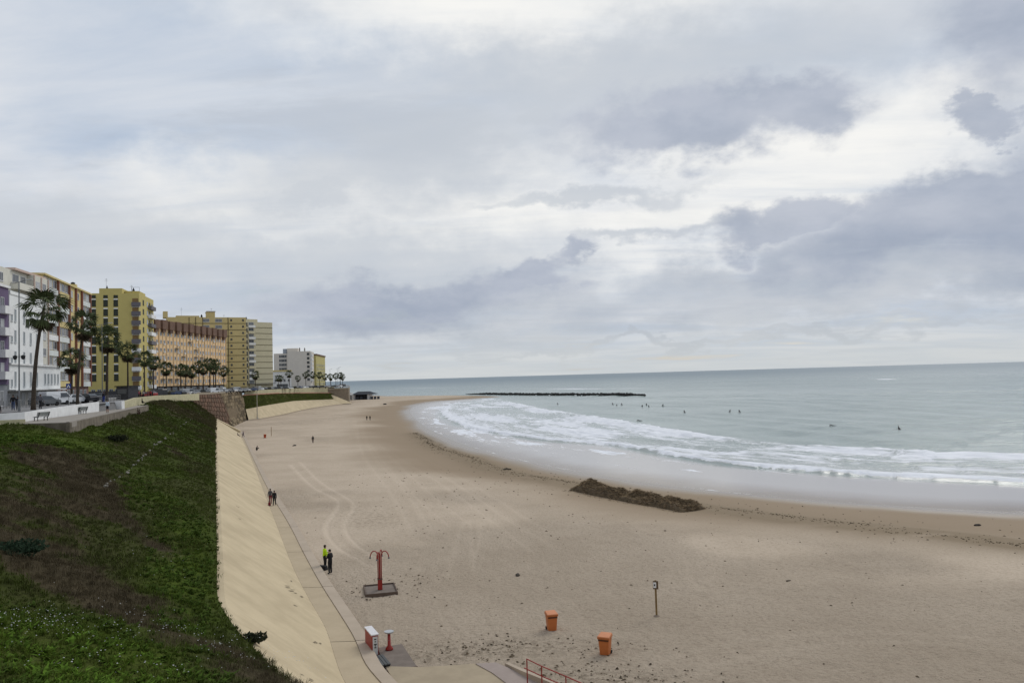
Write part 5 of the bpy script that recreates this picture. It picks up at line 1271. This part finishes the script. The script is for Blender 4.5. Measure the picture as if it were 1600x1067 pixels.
# surfers and boards
m_board = mat('surfboard', (.40, .40, .38), .4)
def board_mesh():
    mb = MB(); n = 11; V = []
    for i in range(n):
        t = i / (n - 1); y = (t - .5) * 2.0; w = .27 * (max(0, 1 - abs(2 * t - .95) ** 2.6)) ** .7 + .01; rk = .12 * max(0, t - .6) ** 2 * 6
        V += [(-w, y, rk), (0, y, rk + .035), (w, y, rk), (0, y, rk - .035)]
    F = [(i * 4 + k, i * 4 + (k + 1) % 4, i * 4 + 4 + (k + 1) % 4, i * 4 + 4 + k) for i in range(n - 1) for k in range(4)]
    mb.add(V, F); return mb.mesh('surfboard', m_board, True)
BM_ = board_mesh()
proto = None; gs = 'surfers waiting on the water'
for k, (px, py) in enumerate([(1404, 671), (1301, 666), (999, 658), (1069, 644.5), (1141, 643.5), (1155, 644), (1036, 634), (1013.5, 636), (1010, 633), (1003.5, 635.5), (964, 634), (957, 632), (971, 632.5), (871, 631.5)]):
    p = G(px, py, SEA + .05); rz = random.uniform(0, 6.28); prone = k in (1, 2)
    lab = {0: 'surfer in black wetsuit sitting upright outside the foam, apart from the rest', 1: 'surfer in black paddling flat on the grey-green water', 2: 'surfer in black lying flat just outside the white foam'}.get(k, 'distant surfer in black sitting on a board in the grey water')
    if k < 4:
        e = person('surfer', lab, p + (0, 0, .06), 1.2 if prone else rz, 'prone' if prone else 'board', BLK, BLK, shoes=BLK, group=gs)
        if k == 3: proto = e
    else:
        e = copy_tree(proto); e.location = tuple(p + (0, 0, .06)); e.rotation_euler = (0, 0, rz)
    o = inst('surfboard', BM_, None, p + (0, 0, .07), (0, 0, 1.2 if prone else rz)); tag(o, {0: 'pale surfboard under the surfer sitting apart outside the foam', 1: 'pale surfboard under the paddling surfer', 2: 'pale surfboard under the surfer by the foam'}.get(k, 'pale surfboard under a distant sitting surfer'), 'surfboard', 'surfboards on the water')

# ------------------------------------------------------------------ vehicles
def car_proto(kind):
    """side profile swept across the width, narrower at the roof"""
    if kind == 'van': prof = [(-2.3, .35), (2.25, .35), (2.35, .75), (2.2, 1.05), (1.45, 1.85), (1.2, 1.98), (-2.2, 1.98), (-2.3, 1.8)]; Wd = .93; belt = 1.1
    else: prof = [(-2.0, .32), (2.0, .32), (2.08, .6), (1.95, .82), (1.05, .95), (.35, 1.42), (-1.2, 1.47), (-1.85, 1.05), (-2.05, .9)]; Wd = .84; belt = .95
    V = []
    for s in (-1, 1):
        for x, z in prof: V.append((x, s * (Wd - max(0, z - belt) * .22), z))
    n = len(prof); F = [tuple(range(n)), tuple(range(n, 2 * n))[::-1]] + [(i, n + i, n + (i + 1) % n, (i + 1) % n) for i in range(n)]
    body = MB().add(V, F)
    gl = MB()
    if kind == 'van': sd_ = [(1.35, 1.75), (1.95, 1.12), (.2, 1.12), (.2, 1.75)]; fr = [(2.16, 1.12), (1.52, 1.82)]; bk = None
    else: sd_ = [(.28, 1.36), (.92, .99), (-1.55, 1.02), (-1.15, 1.39)]; fr = [(1.02, 1.0), (.42, 1.40)]; bk = [(-1.80, 1.10), (-1.3, 1.43)]
    for s in (-1, 1): gl.add([(x, s * (Wd - max(0, z - belt) * .22 + .012), z) for x, z in sd_], [(0, 1, 2, 3)])
    for e_ in (fr, bk):
        if e_:
            (x0, z0), (x1, z1) = e_; w0, w1 = (Wd - max(0, z - belt) * .22 - .08 for z in (z0, z1)); off = .03 if x0 > 0 else -.03
            gl.add([(x0 + off, -w0, z0 + .02), (x0 + off, w0, z0 + .02), (x1 + off, w1, z1 + .02), (x1 + off, -w1, z1 + .02)], [(0, 1, 2, 3)])
    wh = MB().tube([(0, -.1, 0), (0, .1, 0)], .32, 12); hb = MB(); 
    return body, gl, wh, Wd
CARM = {}
def car(kind, colname, col, loc, rz, label, group, wheels=True):
    if (kind, colname) not in CARM:
        bd, gl, wh, Wd = car_proto(kind); CARM[kind, colname] = (bd.mesh('body', mat('car_' + colname, col, .3, col, 1, spec=.5)), gl.mesh('window', m_glass), wh.mesh('wheel', mat('tyre', (.015, .015, .016), .8)), Wd)
    bd, gl, wh, Wd = CARM[kind, colname]
    e = empty('parked_van' if kind == 'van' else 'parked_car', loc, rz, label, 'van' if kind == 'van' else 'car', group)
    inst('body', bd, e); inst('window', gl, e)
    if wheels:
        for x in (-1.3, 1.3):
            for s in (-1, 1): inst('wheel', wh, e, (x, s * (Wd - .08), .32))
    for s in (-1, 1): inst('headlight', HL, e, (2.03 if kind != 'van' else 2.3, s * .6, .7))
    return e
HL = MB().box(-.03, .05, -.14, .14, -.07, .07).mesh('headlight', mat('lens', (.5, .5, .48), .2))
CC = dict(white=(.62, .63, .64), silver=(.34, .35, .36), black=(.015, .015, .018), grey=(.10, .105, .11), blue=(.03, .05, .12), red=(.28, .02, .02))
car('van', 'white', CC['white'], D(86, 118, 12), R_(75), 'white van parked before the white house wing', None)
car('car', 'grey', CC['grey'], D(70, 111, 12), R_(76), 'dark grey car parked beside the white van', None)
car('car', 'silver', CC['silver'], D(101, 126, 12), R_(74), 'silver car parked past the crossing sign', None)
car('car', 'white', CC['white'], D(117, 124, 12), R_(74), 'white car parked behind the straight palm', None)
car('car', 'black', CC['black'], D(133, 126, 12), R_(160), 'black car crosswise behind the railing near the steps', None)
car('car', 'grey', CC['grey'], D(147, 136, 12), R_(150), 'dark grey car standing next to the crosswise black car', None)
car('van', 'black', CC['black'], D(247, 205, float(sz(205))), R_(160), 'black van by the crest wall near the red-topped people', None)
car('car', 'red', CC['red'], D(233, 200, float(sz(200))), R_(160), 'red car behind the people at the corner', None)
rg = random.Random(5); cl = list(CC)
for k in range(52):
    u = k / 51; px = 272 + 262 * u + rg.uniform(-1.5, 1.5); d = np.interp(px, [272, 345, 385, 450, 534], [236, 282, 322, 392, 492]) + rg.choice((3, 11))
    c = rg.choice(['white', 'white', 'silver', 'silver', 'grey', 'black', 'blue', 'white', 'grey', 'black'] if k > 2 else ['black', 'blue'])
    car('van' if rg.random() < .12 else 'car', c, CC[c], D(px, d, float(sz(d)) + .0), R_(rg.choice((62, 66, 150, 155)) + rg.uniform(-4, 4)), '%s vehicle in the long row of parked cars above the far sea wall' % c, 'cars parked along the far seafront road', wheels=d < 380)
# dark kiosk, hoardings
e = empty('dark_kiosk', D(199, 150, 12), R_(-25), 'dark grey flat-roofed kiosk beside the road near the steps', 'kiosk')
MB().box(-1.6, 1.6, -1.1, 1.1, 0, 2.4).build('body', mat('kiosk_grey', (.06, .06, .066), .6), e); MB().box(-1.8, 1.8, -1.35, 1.35, 2.41, 2.6).build('roof', m_dark, e); MB().box(-1.2, 1.2, -1.16, -1.11, 1.1, 2.0).build('shutter', m_rail, e)

# beach bar at the far end
e = empty('beach_bar', D(571, 600, 0), R_(-4), 'far beach bar with dark hipped roof and white gable on the sand', 'beach bar'); zb = Zat(571, 621.5, 600); e.location.z = zb
mdr = mat('dark_roof', (.045, .05, .06), .7)
mb = MB(); mb.add([(-9.5, -4, 2.7), (9.5, -4, 2.7), (9.5, 4, 2.7), (-9.5, 4, 2.7), (-5.5, 0, 4.9), (3.5, 0, 4.9)], [(0, 1, 5, 4), (1, 2, 5), (2, 3, 4, 5), (3, 0, 4), (3, 2, 1, 0)]); mb.build('roof', mdr, e)
MB().box(-8.5, -7, -3, 3, -2, 2.69).build('wall', m_white, e); MB().box(2, 4.5, -2.8, 3, -2, 2.69).build('wall', m_white, e); MB().box(-6.9, 1.9, -1.5, 3, -2, 2.69).build('dark_interior', m_dark, e)
for x in np.linspace(-9, 9, 9): MB().tube([(x, -3.8, -2), (x, -3.8, 2.7)], .14, 6).build('post', m_white if int(x) % 2 else mdr, e)
for x in (-5, -2, 6, 8.5, 11): MB().box(x - .9, x + .9, -4.9, -4.1, -1, .95).build('table_block', mdr, e)
MB().add([(-9.9, -4.2, 2.5), (-15, -2, 6), (-15, 3, 6), (-9.9, 3.6, 2.5)], [(0, 1, 2, 3)]).box(-15, -10.2, -1, 2.5, -2, 4.2).build('white_gable', m_white, e)
# breakwater of dark boulders
e = empty('breakwater', G(880, 618, SEA), 0, 'long low breakwater of dark boulders running out to sea', 'breakwater'); e.location = (0, 0, 0)
rk = [stone_mesh(90 + k) for k in range(4)]; V, F = [], []
BL = [(728, 616.4), (745, 616.6), (800, 617.3), (880, 617.8), (960, 618), (1000, 618.4), (1008, 618.6)]; C_ = smooth_line([G(a, b_, SEA) for a, b_ in BL], 60)
cum = np.r_[0, np.cumsum(np.hypot(*np.diff(C_[:, :2], axis=0).T))]
big = []
for k in range(1700):
    s = RNG.random() * cum[-1]; p = np.array([np.interp(s, cum, C_[:, i]) for i in range(3)]); u = s / cum[-1]; wd = 2.6 * (1 - .4 * u); off = RNG.normal(0, wd * .55)
    r = RNG.uniform(.4, .9); z = SEA - .4 + (1.9 - .5 * (u > .94)) * max(0, 1 - abs(off) / (wd * 1.5)) * (.25 + .75 * min(1, u * 6)) * RNG.uniform(.75, 1.1)
    me = rk[k % 4]; o_ = len(V); a = RNG.random() * 6; c, s_ = math.cos(a), math.sin(a)
    nd = np.array([-.06, 1.0]); q = p + np.array([nd[0] * off, nd[1] * off, 0]); q[2] = z
    V += [(q[0] + r * (v.co.x * c - v.co.y * s_), q[1] + r * (v.co.x * s_ + v.co.y * c), q[2] + r * v.co.z) for v in me.vertices]; F += [tuple(i + o_ for i in pg.vertices) for pg in me.polygons]
o = MB(); o.v, o.f, o.mi = V, F, [0] * len(F); tag(o.build('boulders', mat('dark_rock', (.030, .029, .028), .9, (.05, .047, .043), .5), e), kind='stuff')

# ------------------------------------------------------------------ things on the beach
# heap of dead reeds
def reed_heap():
    a, b_ = G(907, 757, -.05), G(1086, 792.5, -.05); ax = b_ - a; Ln = np.linalg.norm(ax[:2]); t = ax / Ln; nrm = np.array([-t[1], t[0], 0])
    e = empty('reed_heap', (a + b_) / 2, 0, 'long heap of brown dead reeds and seaweed on the beach', 'reed heap'); c0_ = (a + b_) / 2
    def hgt(u, v):
        """u along 0..1, v across -1..1"""
        env = np.clip(1 - np.abs(2 * u - 1) ** 16, 0, 1) ** .5 * np.clip(1 - np.abs(v) ** 3, 0, 1) ** .6
        return env * (1.05 + .55 * np.exp(-((u - .13) / .06) ** 2) + .75 * (fbm(u * 13, v * 2 + 5, 4) - .5) * 2 - .18 * u)
    nu, nv = 120, 26; U, Vv = np.meshgrid(np.linspace(0, 1, nu), np.linspace(-1, 1, nv), indexing='ij'); wdt = 1.35 + .9 * fbm(U * 6, U * 0 + 2, 3)
    Hh = hgt(U, Vv) * .92 + (fbm(U * 70, Vv * 9, 3) - .5) * .22 * (np.abs(Vv) < .95)
    P = a[None, None] - c0_ + t * (U[..., None] * Ln) + nrm * (Vv * wdt)[..., None] + np.array([0, 0, 1.0]) * (Hh - .06)[..., None]
    g_z = lambda Q: sand_height(Q[:, :2] + c0_[:2])[0] - c0_[2]
    P = P.reshape(-1, 3); P[:, 2] += g_z(P) - .0 + .1 * (np.abs(Vv.ravel()) < .99) - .12
    me = mesh_np('mound', P.reshape(-1, 3), grid_faces(nu, nv)[:, ::-1], [mat('reed_mound', (.13, .095, .058), .95, (.08, .058, .036), 3, .8, 9)], True); link(bpy.data.objects.new('mound', me), e)
    n = 9000; u = RNG.random(n); v = np.clip(RNG.normal(0, .55, n), -1.45, 1.45); w = 1.35 + .9 * fbm(u * 6, u * 0 + 2, 3)
    base = a - c0_ + t * (u * Ln)[:, None] + nrm * (v * w)[:, None] + np.array([0, 0, 1.0]) * (hgt(u, np.clip(v, -1, 1)) * .95)[:, None]
    base[:, 2] += g_z(base)
    ang = RNG.normal(0, .9, n); dr = t * np.cos(ang)[:, None] + nrm * np.sin(ang)[:, None]; dr[:, 2] = RNG.normal(.03, .22, n); ln = RNG.uniform(.2, .75, n)[:, None]; wd = RNG.uniform(.012, .035, n)[:, None]
    sd_ = np.cross(dr, RNG.normal(0, 1, (n, 3))); sd_ /= np.linalg.norm(sd_, axis=1)[:, None]
    A, B = base - dr * ln / 2, base + dr * ln / 2
    V = np.stack([A - sd_ * wd, A + sd_ * wd, B + sd_ * wd * .5, B - sd_ * wd * .5], 1).reshape(-1, 3); col = np.array([[.25, .185, .115]]) * RNG.uniform(.3, 1.5, (n, 1))
    me = mesh_np('reeds', V, np.arange(n * 4).reshape(-1, 4), [M_LEAF], False, {'gcol': ('FLOAT_COLOR', rgba(np.repeat(col, 4, 0)))}); tag(link(bpy.data.objects.new('reeds', me), e), kind='stuff')
reed_heap()
# strand line debris
def strand():
    n = 2000; s = RNG.random(n); cum = np.r_[0, np.cumsum(np.hypot(*np.diff(WRACK, axis=0).T))]; s = s ** 1.2 * cum[-1]
    P = np.column_stack([np.interp(s, cum, WRACK[:, i]) for i in range(2)]); P += RNG.normal(0, 1, (n, 2)) * (.45 + .9 * RNG.random((n, 1)) ** 3 * 2); P += (fbm(s / 9, s * 0, 3) - .5)[:, None] * 3
    d2 = [G(x, y) for x, y in [(800, 1010), (870, 1040), (930, 1055), (690, 1022), (1000, 1060), (760, 1005), (930, 1012), (640, 905), (560, 930)]]
    ex = np.vstack([np.asarray(p)[:2] + RNG.normal(0, 1, (70, 2)) * (2.2, .9) for p in d2]); sp_ = np.column_stack([RNG.uniform(-25, 70, 1100), RNG.uniform(30, 130, 1100)])
    P = np.vstack([P, ex, sp_]); z, sh, _ = sand_height(P); k = sh > 6; P, z = P[k], z[k]; wr_, _ = polydist(P, WRACK); z = z + .16 * np.exp(-((wr_ - 1.0) / 2.2) ** 2) + .02 + .15 * (fbm(P[:, 0] / 14, P[:, 1] / 14, 3) - .5) * 2 * sstep(sh[k], 20, 34)
    ok = P[:, 0] > x_k(P[:, 1]) + .5; P, z = P[ok], z[ok]; n = len(P)
    a = RNG.uniform(0, 6.28, n); ln = RNG.uniform(.015, .085, n) * (1 + P[:, 1] / 80); h = ln * RNG.uniform(.15, .45, n)
    c, s_ = np.cos(a), np.sin(a); w = ln * RNG.uniform(.2, .7, n)
    def p(x, y, zz): return np.column_stack([P[:, 0] + x * c - y * s_, P[:, 1] + x * s_ + y * c, z + zz])
    V = np.stack([p(-ln, 0, -.02), p(0, -w, -.02), p(ln, 0, -.02), p(0, w, -.02), p(0, 0, h)], 1).reshape(-1, 3); b0_ = np.arange(n)[:, None] * 5
    F = np.vstack([b0_ + [0, 1, 4], b0_ + [1, 2, 4], b0_ + [2, 3, 4], b0_ + [3, 0, 4]])
    col = np.array([[.13, .10, .065]]) * RNG.uniform(.4, 1.4, (n, 1))
    me = mesh_np('seaweed_debris', V, F, [M_LEAF], False, {'gcol': ('FLOAT_COLOR', rgba(np.repeat(col, 5, 0)))}); tag(link(bpy.data.objects.new('seaweed_debris', me)), 'dark scraps of seaweed and wood strewn along the strand line', 'debris', kind='stuff')
strand()
def lump(name, label, px, py, s, col, cat='driftwood', z=.05):
    o = inst(name, stone_mesh(int(px)), None, GS(px, py, s * .25), (0, 0, px), (s * 1.7, s, s * .8)); o.data.materials.append(mat(name + '_m%d' % int(px), col, .9)); return tag(o, label, cat)
lump('driftwood_lump', 'dark lump of driftwood on the sand between shower and signpost', 809, 899, .19, (.05, .04, .03)); lump('driftwood_lump', 'flat dark driftwood piece on sand up the beach from the reed heap', 792, 735, .5, (.05, .038, .026), z=-.2)
lump('driftwood_lump', 'small dark lump on the wet sand below the foam', 1527, 821, .22, (.045, .036, .03), z=-.4); lump('driftwood_lump', 'thin dark driftwood stick on the sand beyond the signpost', 1232, 908, .13, (.10, .08, .055))
lump('driftwood_lump', 'tiny dark object on the open sand beside the lone walker', 459.5, 696.5, .3, (.02, .02, .02)); lump('driftwood_lump', 'dark lump on the distant sand past the two walkers', 601, 632, .9, (.03, .028, .025))
# shower tower with four hooked arms on a tray
p = GS(594, 923); e = empty('beach_shower', p, R_(14), 'tall red beach shower with hooked arms standing in a square tray', 'shower')
m_tray = mat('tray_concrete', (.19, .155, .128), .9, (.145, .118, .097), 2, .3)
MB().box(-1.0, 1.0, -1.2, 1.2, -.3, .10).build('tray', m_tray, e)
m_trim = mat('tray_trim', (.12, .085, .065), .9)
for a in range(4):
    hx, hy = (1.0, 1.2) if a % 2 == 0 else (1.2, 1.0)
    o = MB().box(-hx - (.07 if a % 2 == 0 else 0), hx + (.07 if a % 2 == 0 else 0), -hy - .07, -hy + .003, -.3, .19).build('tray_edge', m_trim, e); o.rotation_euler = (0, 0, a * math.pi / 2)
for a in range(4):
    q = R_(-20 + 90 * a); dx, dy = math.cos(q), math.sin(q); r0 = .12; pts = [(dx * r0, dy * r0, .1), (dx * r0, dy * r0, 2.35)]
    for t in np.linspace(.1, 1, 9): pts.append((dx * (r0 + .27 * (1 - math.cos(t * math.pi * .92))), dy * (r0 + .27 * (1 - math.cos(t * math.pi * .92))), 2.35 + .36 * math.sin(t * math.pi * .92) - .15 * t ** 3))
    pipe = MB().tube(pts, .035, 8).build('pipe', m_red, e, True); hd = pts[-1]; MB().tube([(hd[0], hd[1], hd[2] + .02), (hd[0], hd[1], hd[2] - .06), (hd[0], hd[1], hd[2] - .11)], [.03, .06, .065], 10).build('shower_head', m_rail, pipe)
MB().box(-.15, .15, -.15, .15, .1, .8).build('pedestal', m_red, e, bevel=.03); MB().tube([(0, 0, .8), (0, 0, 2.55)], .05, 8).build('riser', m_red, e); MB().box(-.17, .17, -.17, .17, .8, .85).build('collar', m_trim, e)
# foot wash: slab, red pedestal with basin
p = G(618, 1028); sl = MB().prism([tuple(G(a, b_, .12)[:2] - p[:2]) for a, b_ in ((604, 1047), (651, 1040.5), (628, 1006), (590, 1012))], -.3, .14).build('footwash_slab', m_tray); sl.location = (p[0], p[1], 0); tag(sl, 'grey concrete slab under the red foot wash stand', 'slab')
MB().prism([tuple(G(a, b_, .12)[:2] - p[:2]) for a, b_ in ((603, 1048.5), (653, 1041.5), (651.2, 1040.6), (604, 1047.2))], -.3, .148).build('slab_edge', m_trim, sl)
e = empty('foot_wash', G(608.3, 1014.5, .14), 0, 'red pedestal foot wash stand with pale basin on top', 'foot wash')
MB().tube([(0, 0, 0), (0, 0, .08), (0, 0, .22), (0, 0, .85)], [.2, .2, .09, .075], 12).build('pedestal', m_red, e, True); MB().tube([(0, 0, .84), (0, 0, .9), (0, 0, .96)], [.1, .24, .26], 14).build('basin', mat('basin_steel', (.45, .46, .46), .35, metal=.3), e); MB().tube([(0, .05, .5), (0, -.12, .52)], .02, 6).build('tap', m_rail, e)
# red and white information box with a slatted duckboard beside it
e = empty('information_box', G(581, 1016, .1), R_(24), 'red box with white top and lettered end panel at the edge of the walk', 'information box')
MB().box(-.17, .17, -.75, .75, -.1, 1.0).build('body', m_red, e, bevel=.015); MB().box(-.2, .2, -.78, .78, 1.003, 1.06).build('lid', mat('white_lid', (.70, .68, .68), .5), e)
pn = MB().box(-.13, .13, -.78, -.753, .02, .94).build('end_panel', mat('panel_white', (.60, .60, .58), .5), e); mb = MB()
for k, (w_, zz) in enumerate(((.12, .78), (.07, .66), (.15, .52), (.05, .45), (.1, .36))): MB().box(-w_ / 2, w_ / 2, -.786, -.781, zz, zz + .06).build('letter', m_dark, pn)
e = empty('duckboard', G(595, 1035, .16), R_(24), 'dark grey slatted duckboard between the red box and the slab', 'duckboard')
for k in range(4): MB().box(-.3 + k * .16, -.17 + k * .16, -.75, .75, .1, .15).build('slat', mat('grey_slat', (.085, .09, .09), .8), e)
for y in (-.6, .6): MB().box(-.3, .31, y - .05, y + .05, -.05, .098).build('bearer', m_dark, e)
# orange bins
m_or = mat('orange_plastic', (.50, .155, .045), .5, (.44, .13, .035), 2); m_or2 = mat('orange_lid', (.55, .21, .085), .5, (.50, .18, .07), 2)
def bin_(px, py, rz, label, z=.02, s=.95, m=None):
    e = empty('wheeled_bin', GS(px, py, -.05), rz, label, 'bin'); e.scale = (s,) * 3
    b_, t_ = .24, .30; V = [(-b_, -b_ * 1.05, .04), (b_, -b_ * 1.05, .04), (b_, b_, .04), (-b_, b_, .04), (-t_, -t_ * 1.1, .98), (t_, -t_ * 1.1, .98), (t_, t_ * 1.1, .98), (-t_, t_ * 1.1, .98)]
    MB().add(V, [(0, 3, 2, 1), (4, 5, 6, 7), (0, 1, 5, 4), (1, 2, 6, 5), (2, 3, 7, 6), (3, 0, 4, 7)]).build('tub', m or m_or, e, bevel=.025)
    MB().box(-.33, .33, -.36, -.33, .90, .99).box(-.33, -.305, -.33, .34, .92, .99).box(.305, .33, -.33, .34, .92, .99).build('rim', m or m_or, e)
    lid = MB().add([(-.34, -.40, 1.0), (.34, -.40, 1.0), (.34, .36, 1.0), (-.34, .36, 1.0), (-.32, -.37, 1.05), (.32, -.37, 1.05), (.30, .33, 1.10), (-.30, .33, 1.10)], [(0, 3, 2, 1), (4, 5, 6, 7), (0, 1, 5, 4), (1, 2, 6, 5), (2, 3, 7, 6), (3, 0, 4, 7)]).build('lid', m_or2, e, bevel=.012)
    MB().tube([(-.26, .42, 1.0), (.26, .42, 1.0)], .018, 6).build('handle', m or m_or, e); MB().box(-.29, .29, -.345, -.332, .80, .895).build('rim_shade', mat('shade_orange', (.10, .035, .012), .6), e)  # dark strip paints the shadow gap below the rim into the colour
    for s_ in (-.27, .27): MB().tube([(s_ - .03, .26, .1), (s_ + .03, .26, .1)], .1, 12).build('wheel', m_dark, e)
    return e
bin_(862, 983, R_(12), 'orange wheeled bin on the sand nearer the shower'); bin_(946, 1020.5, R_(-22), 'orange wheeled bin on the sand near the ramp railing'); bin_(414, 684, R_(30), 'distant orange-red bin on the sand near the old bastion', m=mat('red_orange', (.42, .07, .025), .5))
# signposts
def signpost(px, py, top, label, board=True):
    p = GS(px, py); e = empty('signpost', p, R_(-12), label, 'signpost'); h = Zat(px, top, p[1]) - p[2]; mw = mat('post_wood', (.23, .15, .06), .85, (.17, .11, .045), 4)
    MB().box(-.055, .055, -.05, .05, -.3, h).build('post', mw, e, bevel=.01)
    if board:
        bd = MB().box(-.15, .16, -.09, -.053, h - .5, h - .03).build('board', mat('board_wood', (.12, .08, .045), .85), e); MB().box(-.13, .04, -.097, -.092, h - .42, h - .1).build('notice', m_white, bd); MB().box(-.09, -.01, -.103, -.099, h - .32, h - .2).build('pictogram', m_dark, bd)
        MB().tube([(0, 0, -.02), (0, 0, .05)], [.22, .10], 8).build('footing', mat('scoured_sand', (.24, .19, .145), .95), e)
    return e
signpost(1026, 961.5, 906, 'wooden signpost with small brown notice board on the open sand'); signpost(424, 681, 667, 'distant plain wooden post beside the orange-red bin', False)
# black bag by the worker
e = empty('black_bag', GS(503.5, 890, -.01), R_(70), 'black holdall with pulled-out handle lying at the foot of the person in the yellow jacket', 'bag'); MB().add([(-.2, -.42, 0), (.2, -.42, 0), (.2, .42, 0), (-.2, .42, 0), (-.15, -.38, .36), (.15, -.38, .36), (.15, .38, .36), (-.15, .38, .36)], [(0, 3, 2, 1), (4, 5, 6, 7), (0, 1, 5, 4), (1, 2, 6, 5), (2, 3, 7, 6), (3, 0, 4, 7)]).build('body', mat('black_nylon', BLK, .7), e, bevel=.06); MB().tube([(0, .4, .2), (0, .85, .3), (0, .95, .22)], .045, 6).build('handle', mat('black_nylon', BLK), e)
e = empty('red_bag', G(421, 790, ZW), R_(10), 'dark red bag carried low by the walkers on the sea wall walk', 'bag'); MB().add([(-.16, -.14, 0), (.16, -.14, 0), (.16, .14, 0), (-.16, .14, 0), (-.12, -.1, .4), (.12, -.1, .4), (.12, .1, .4), (-.12, .1, .4)], [(0, 3, 2, 1), (4, 5, 6, 7), (0, 1, 5, 4), (1, 2, 6, 5), (2, 3, 7, 6), (3, 0, 4, 7)]).build('body', mat('red_cloth', (.16, .015, .02), .8), e, bevel=.04); MB().tube([(-.1, 0, .38), (-.08, 0, .56), (.08, 0, .56), (.1, 0, .38)], .018, 5).build('handle', m_dark, e)
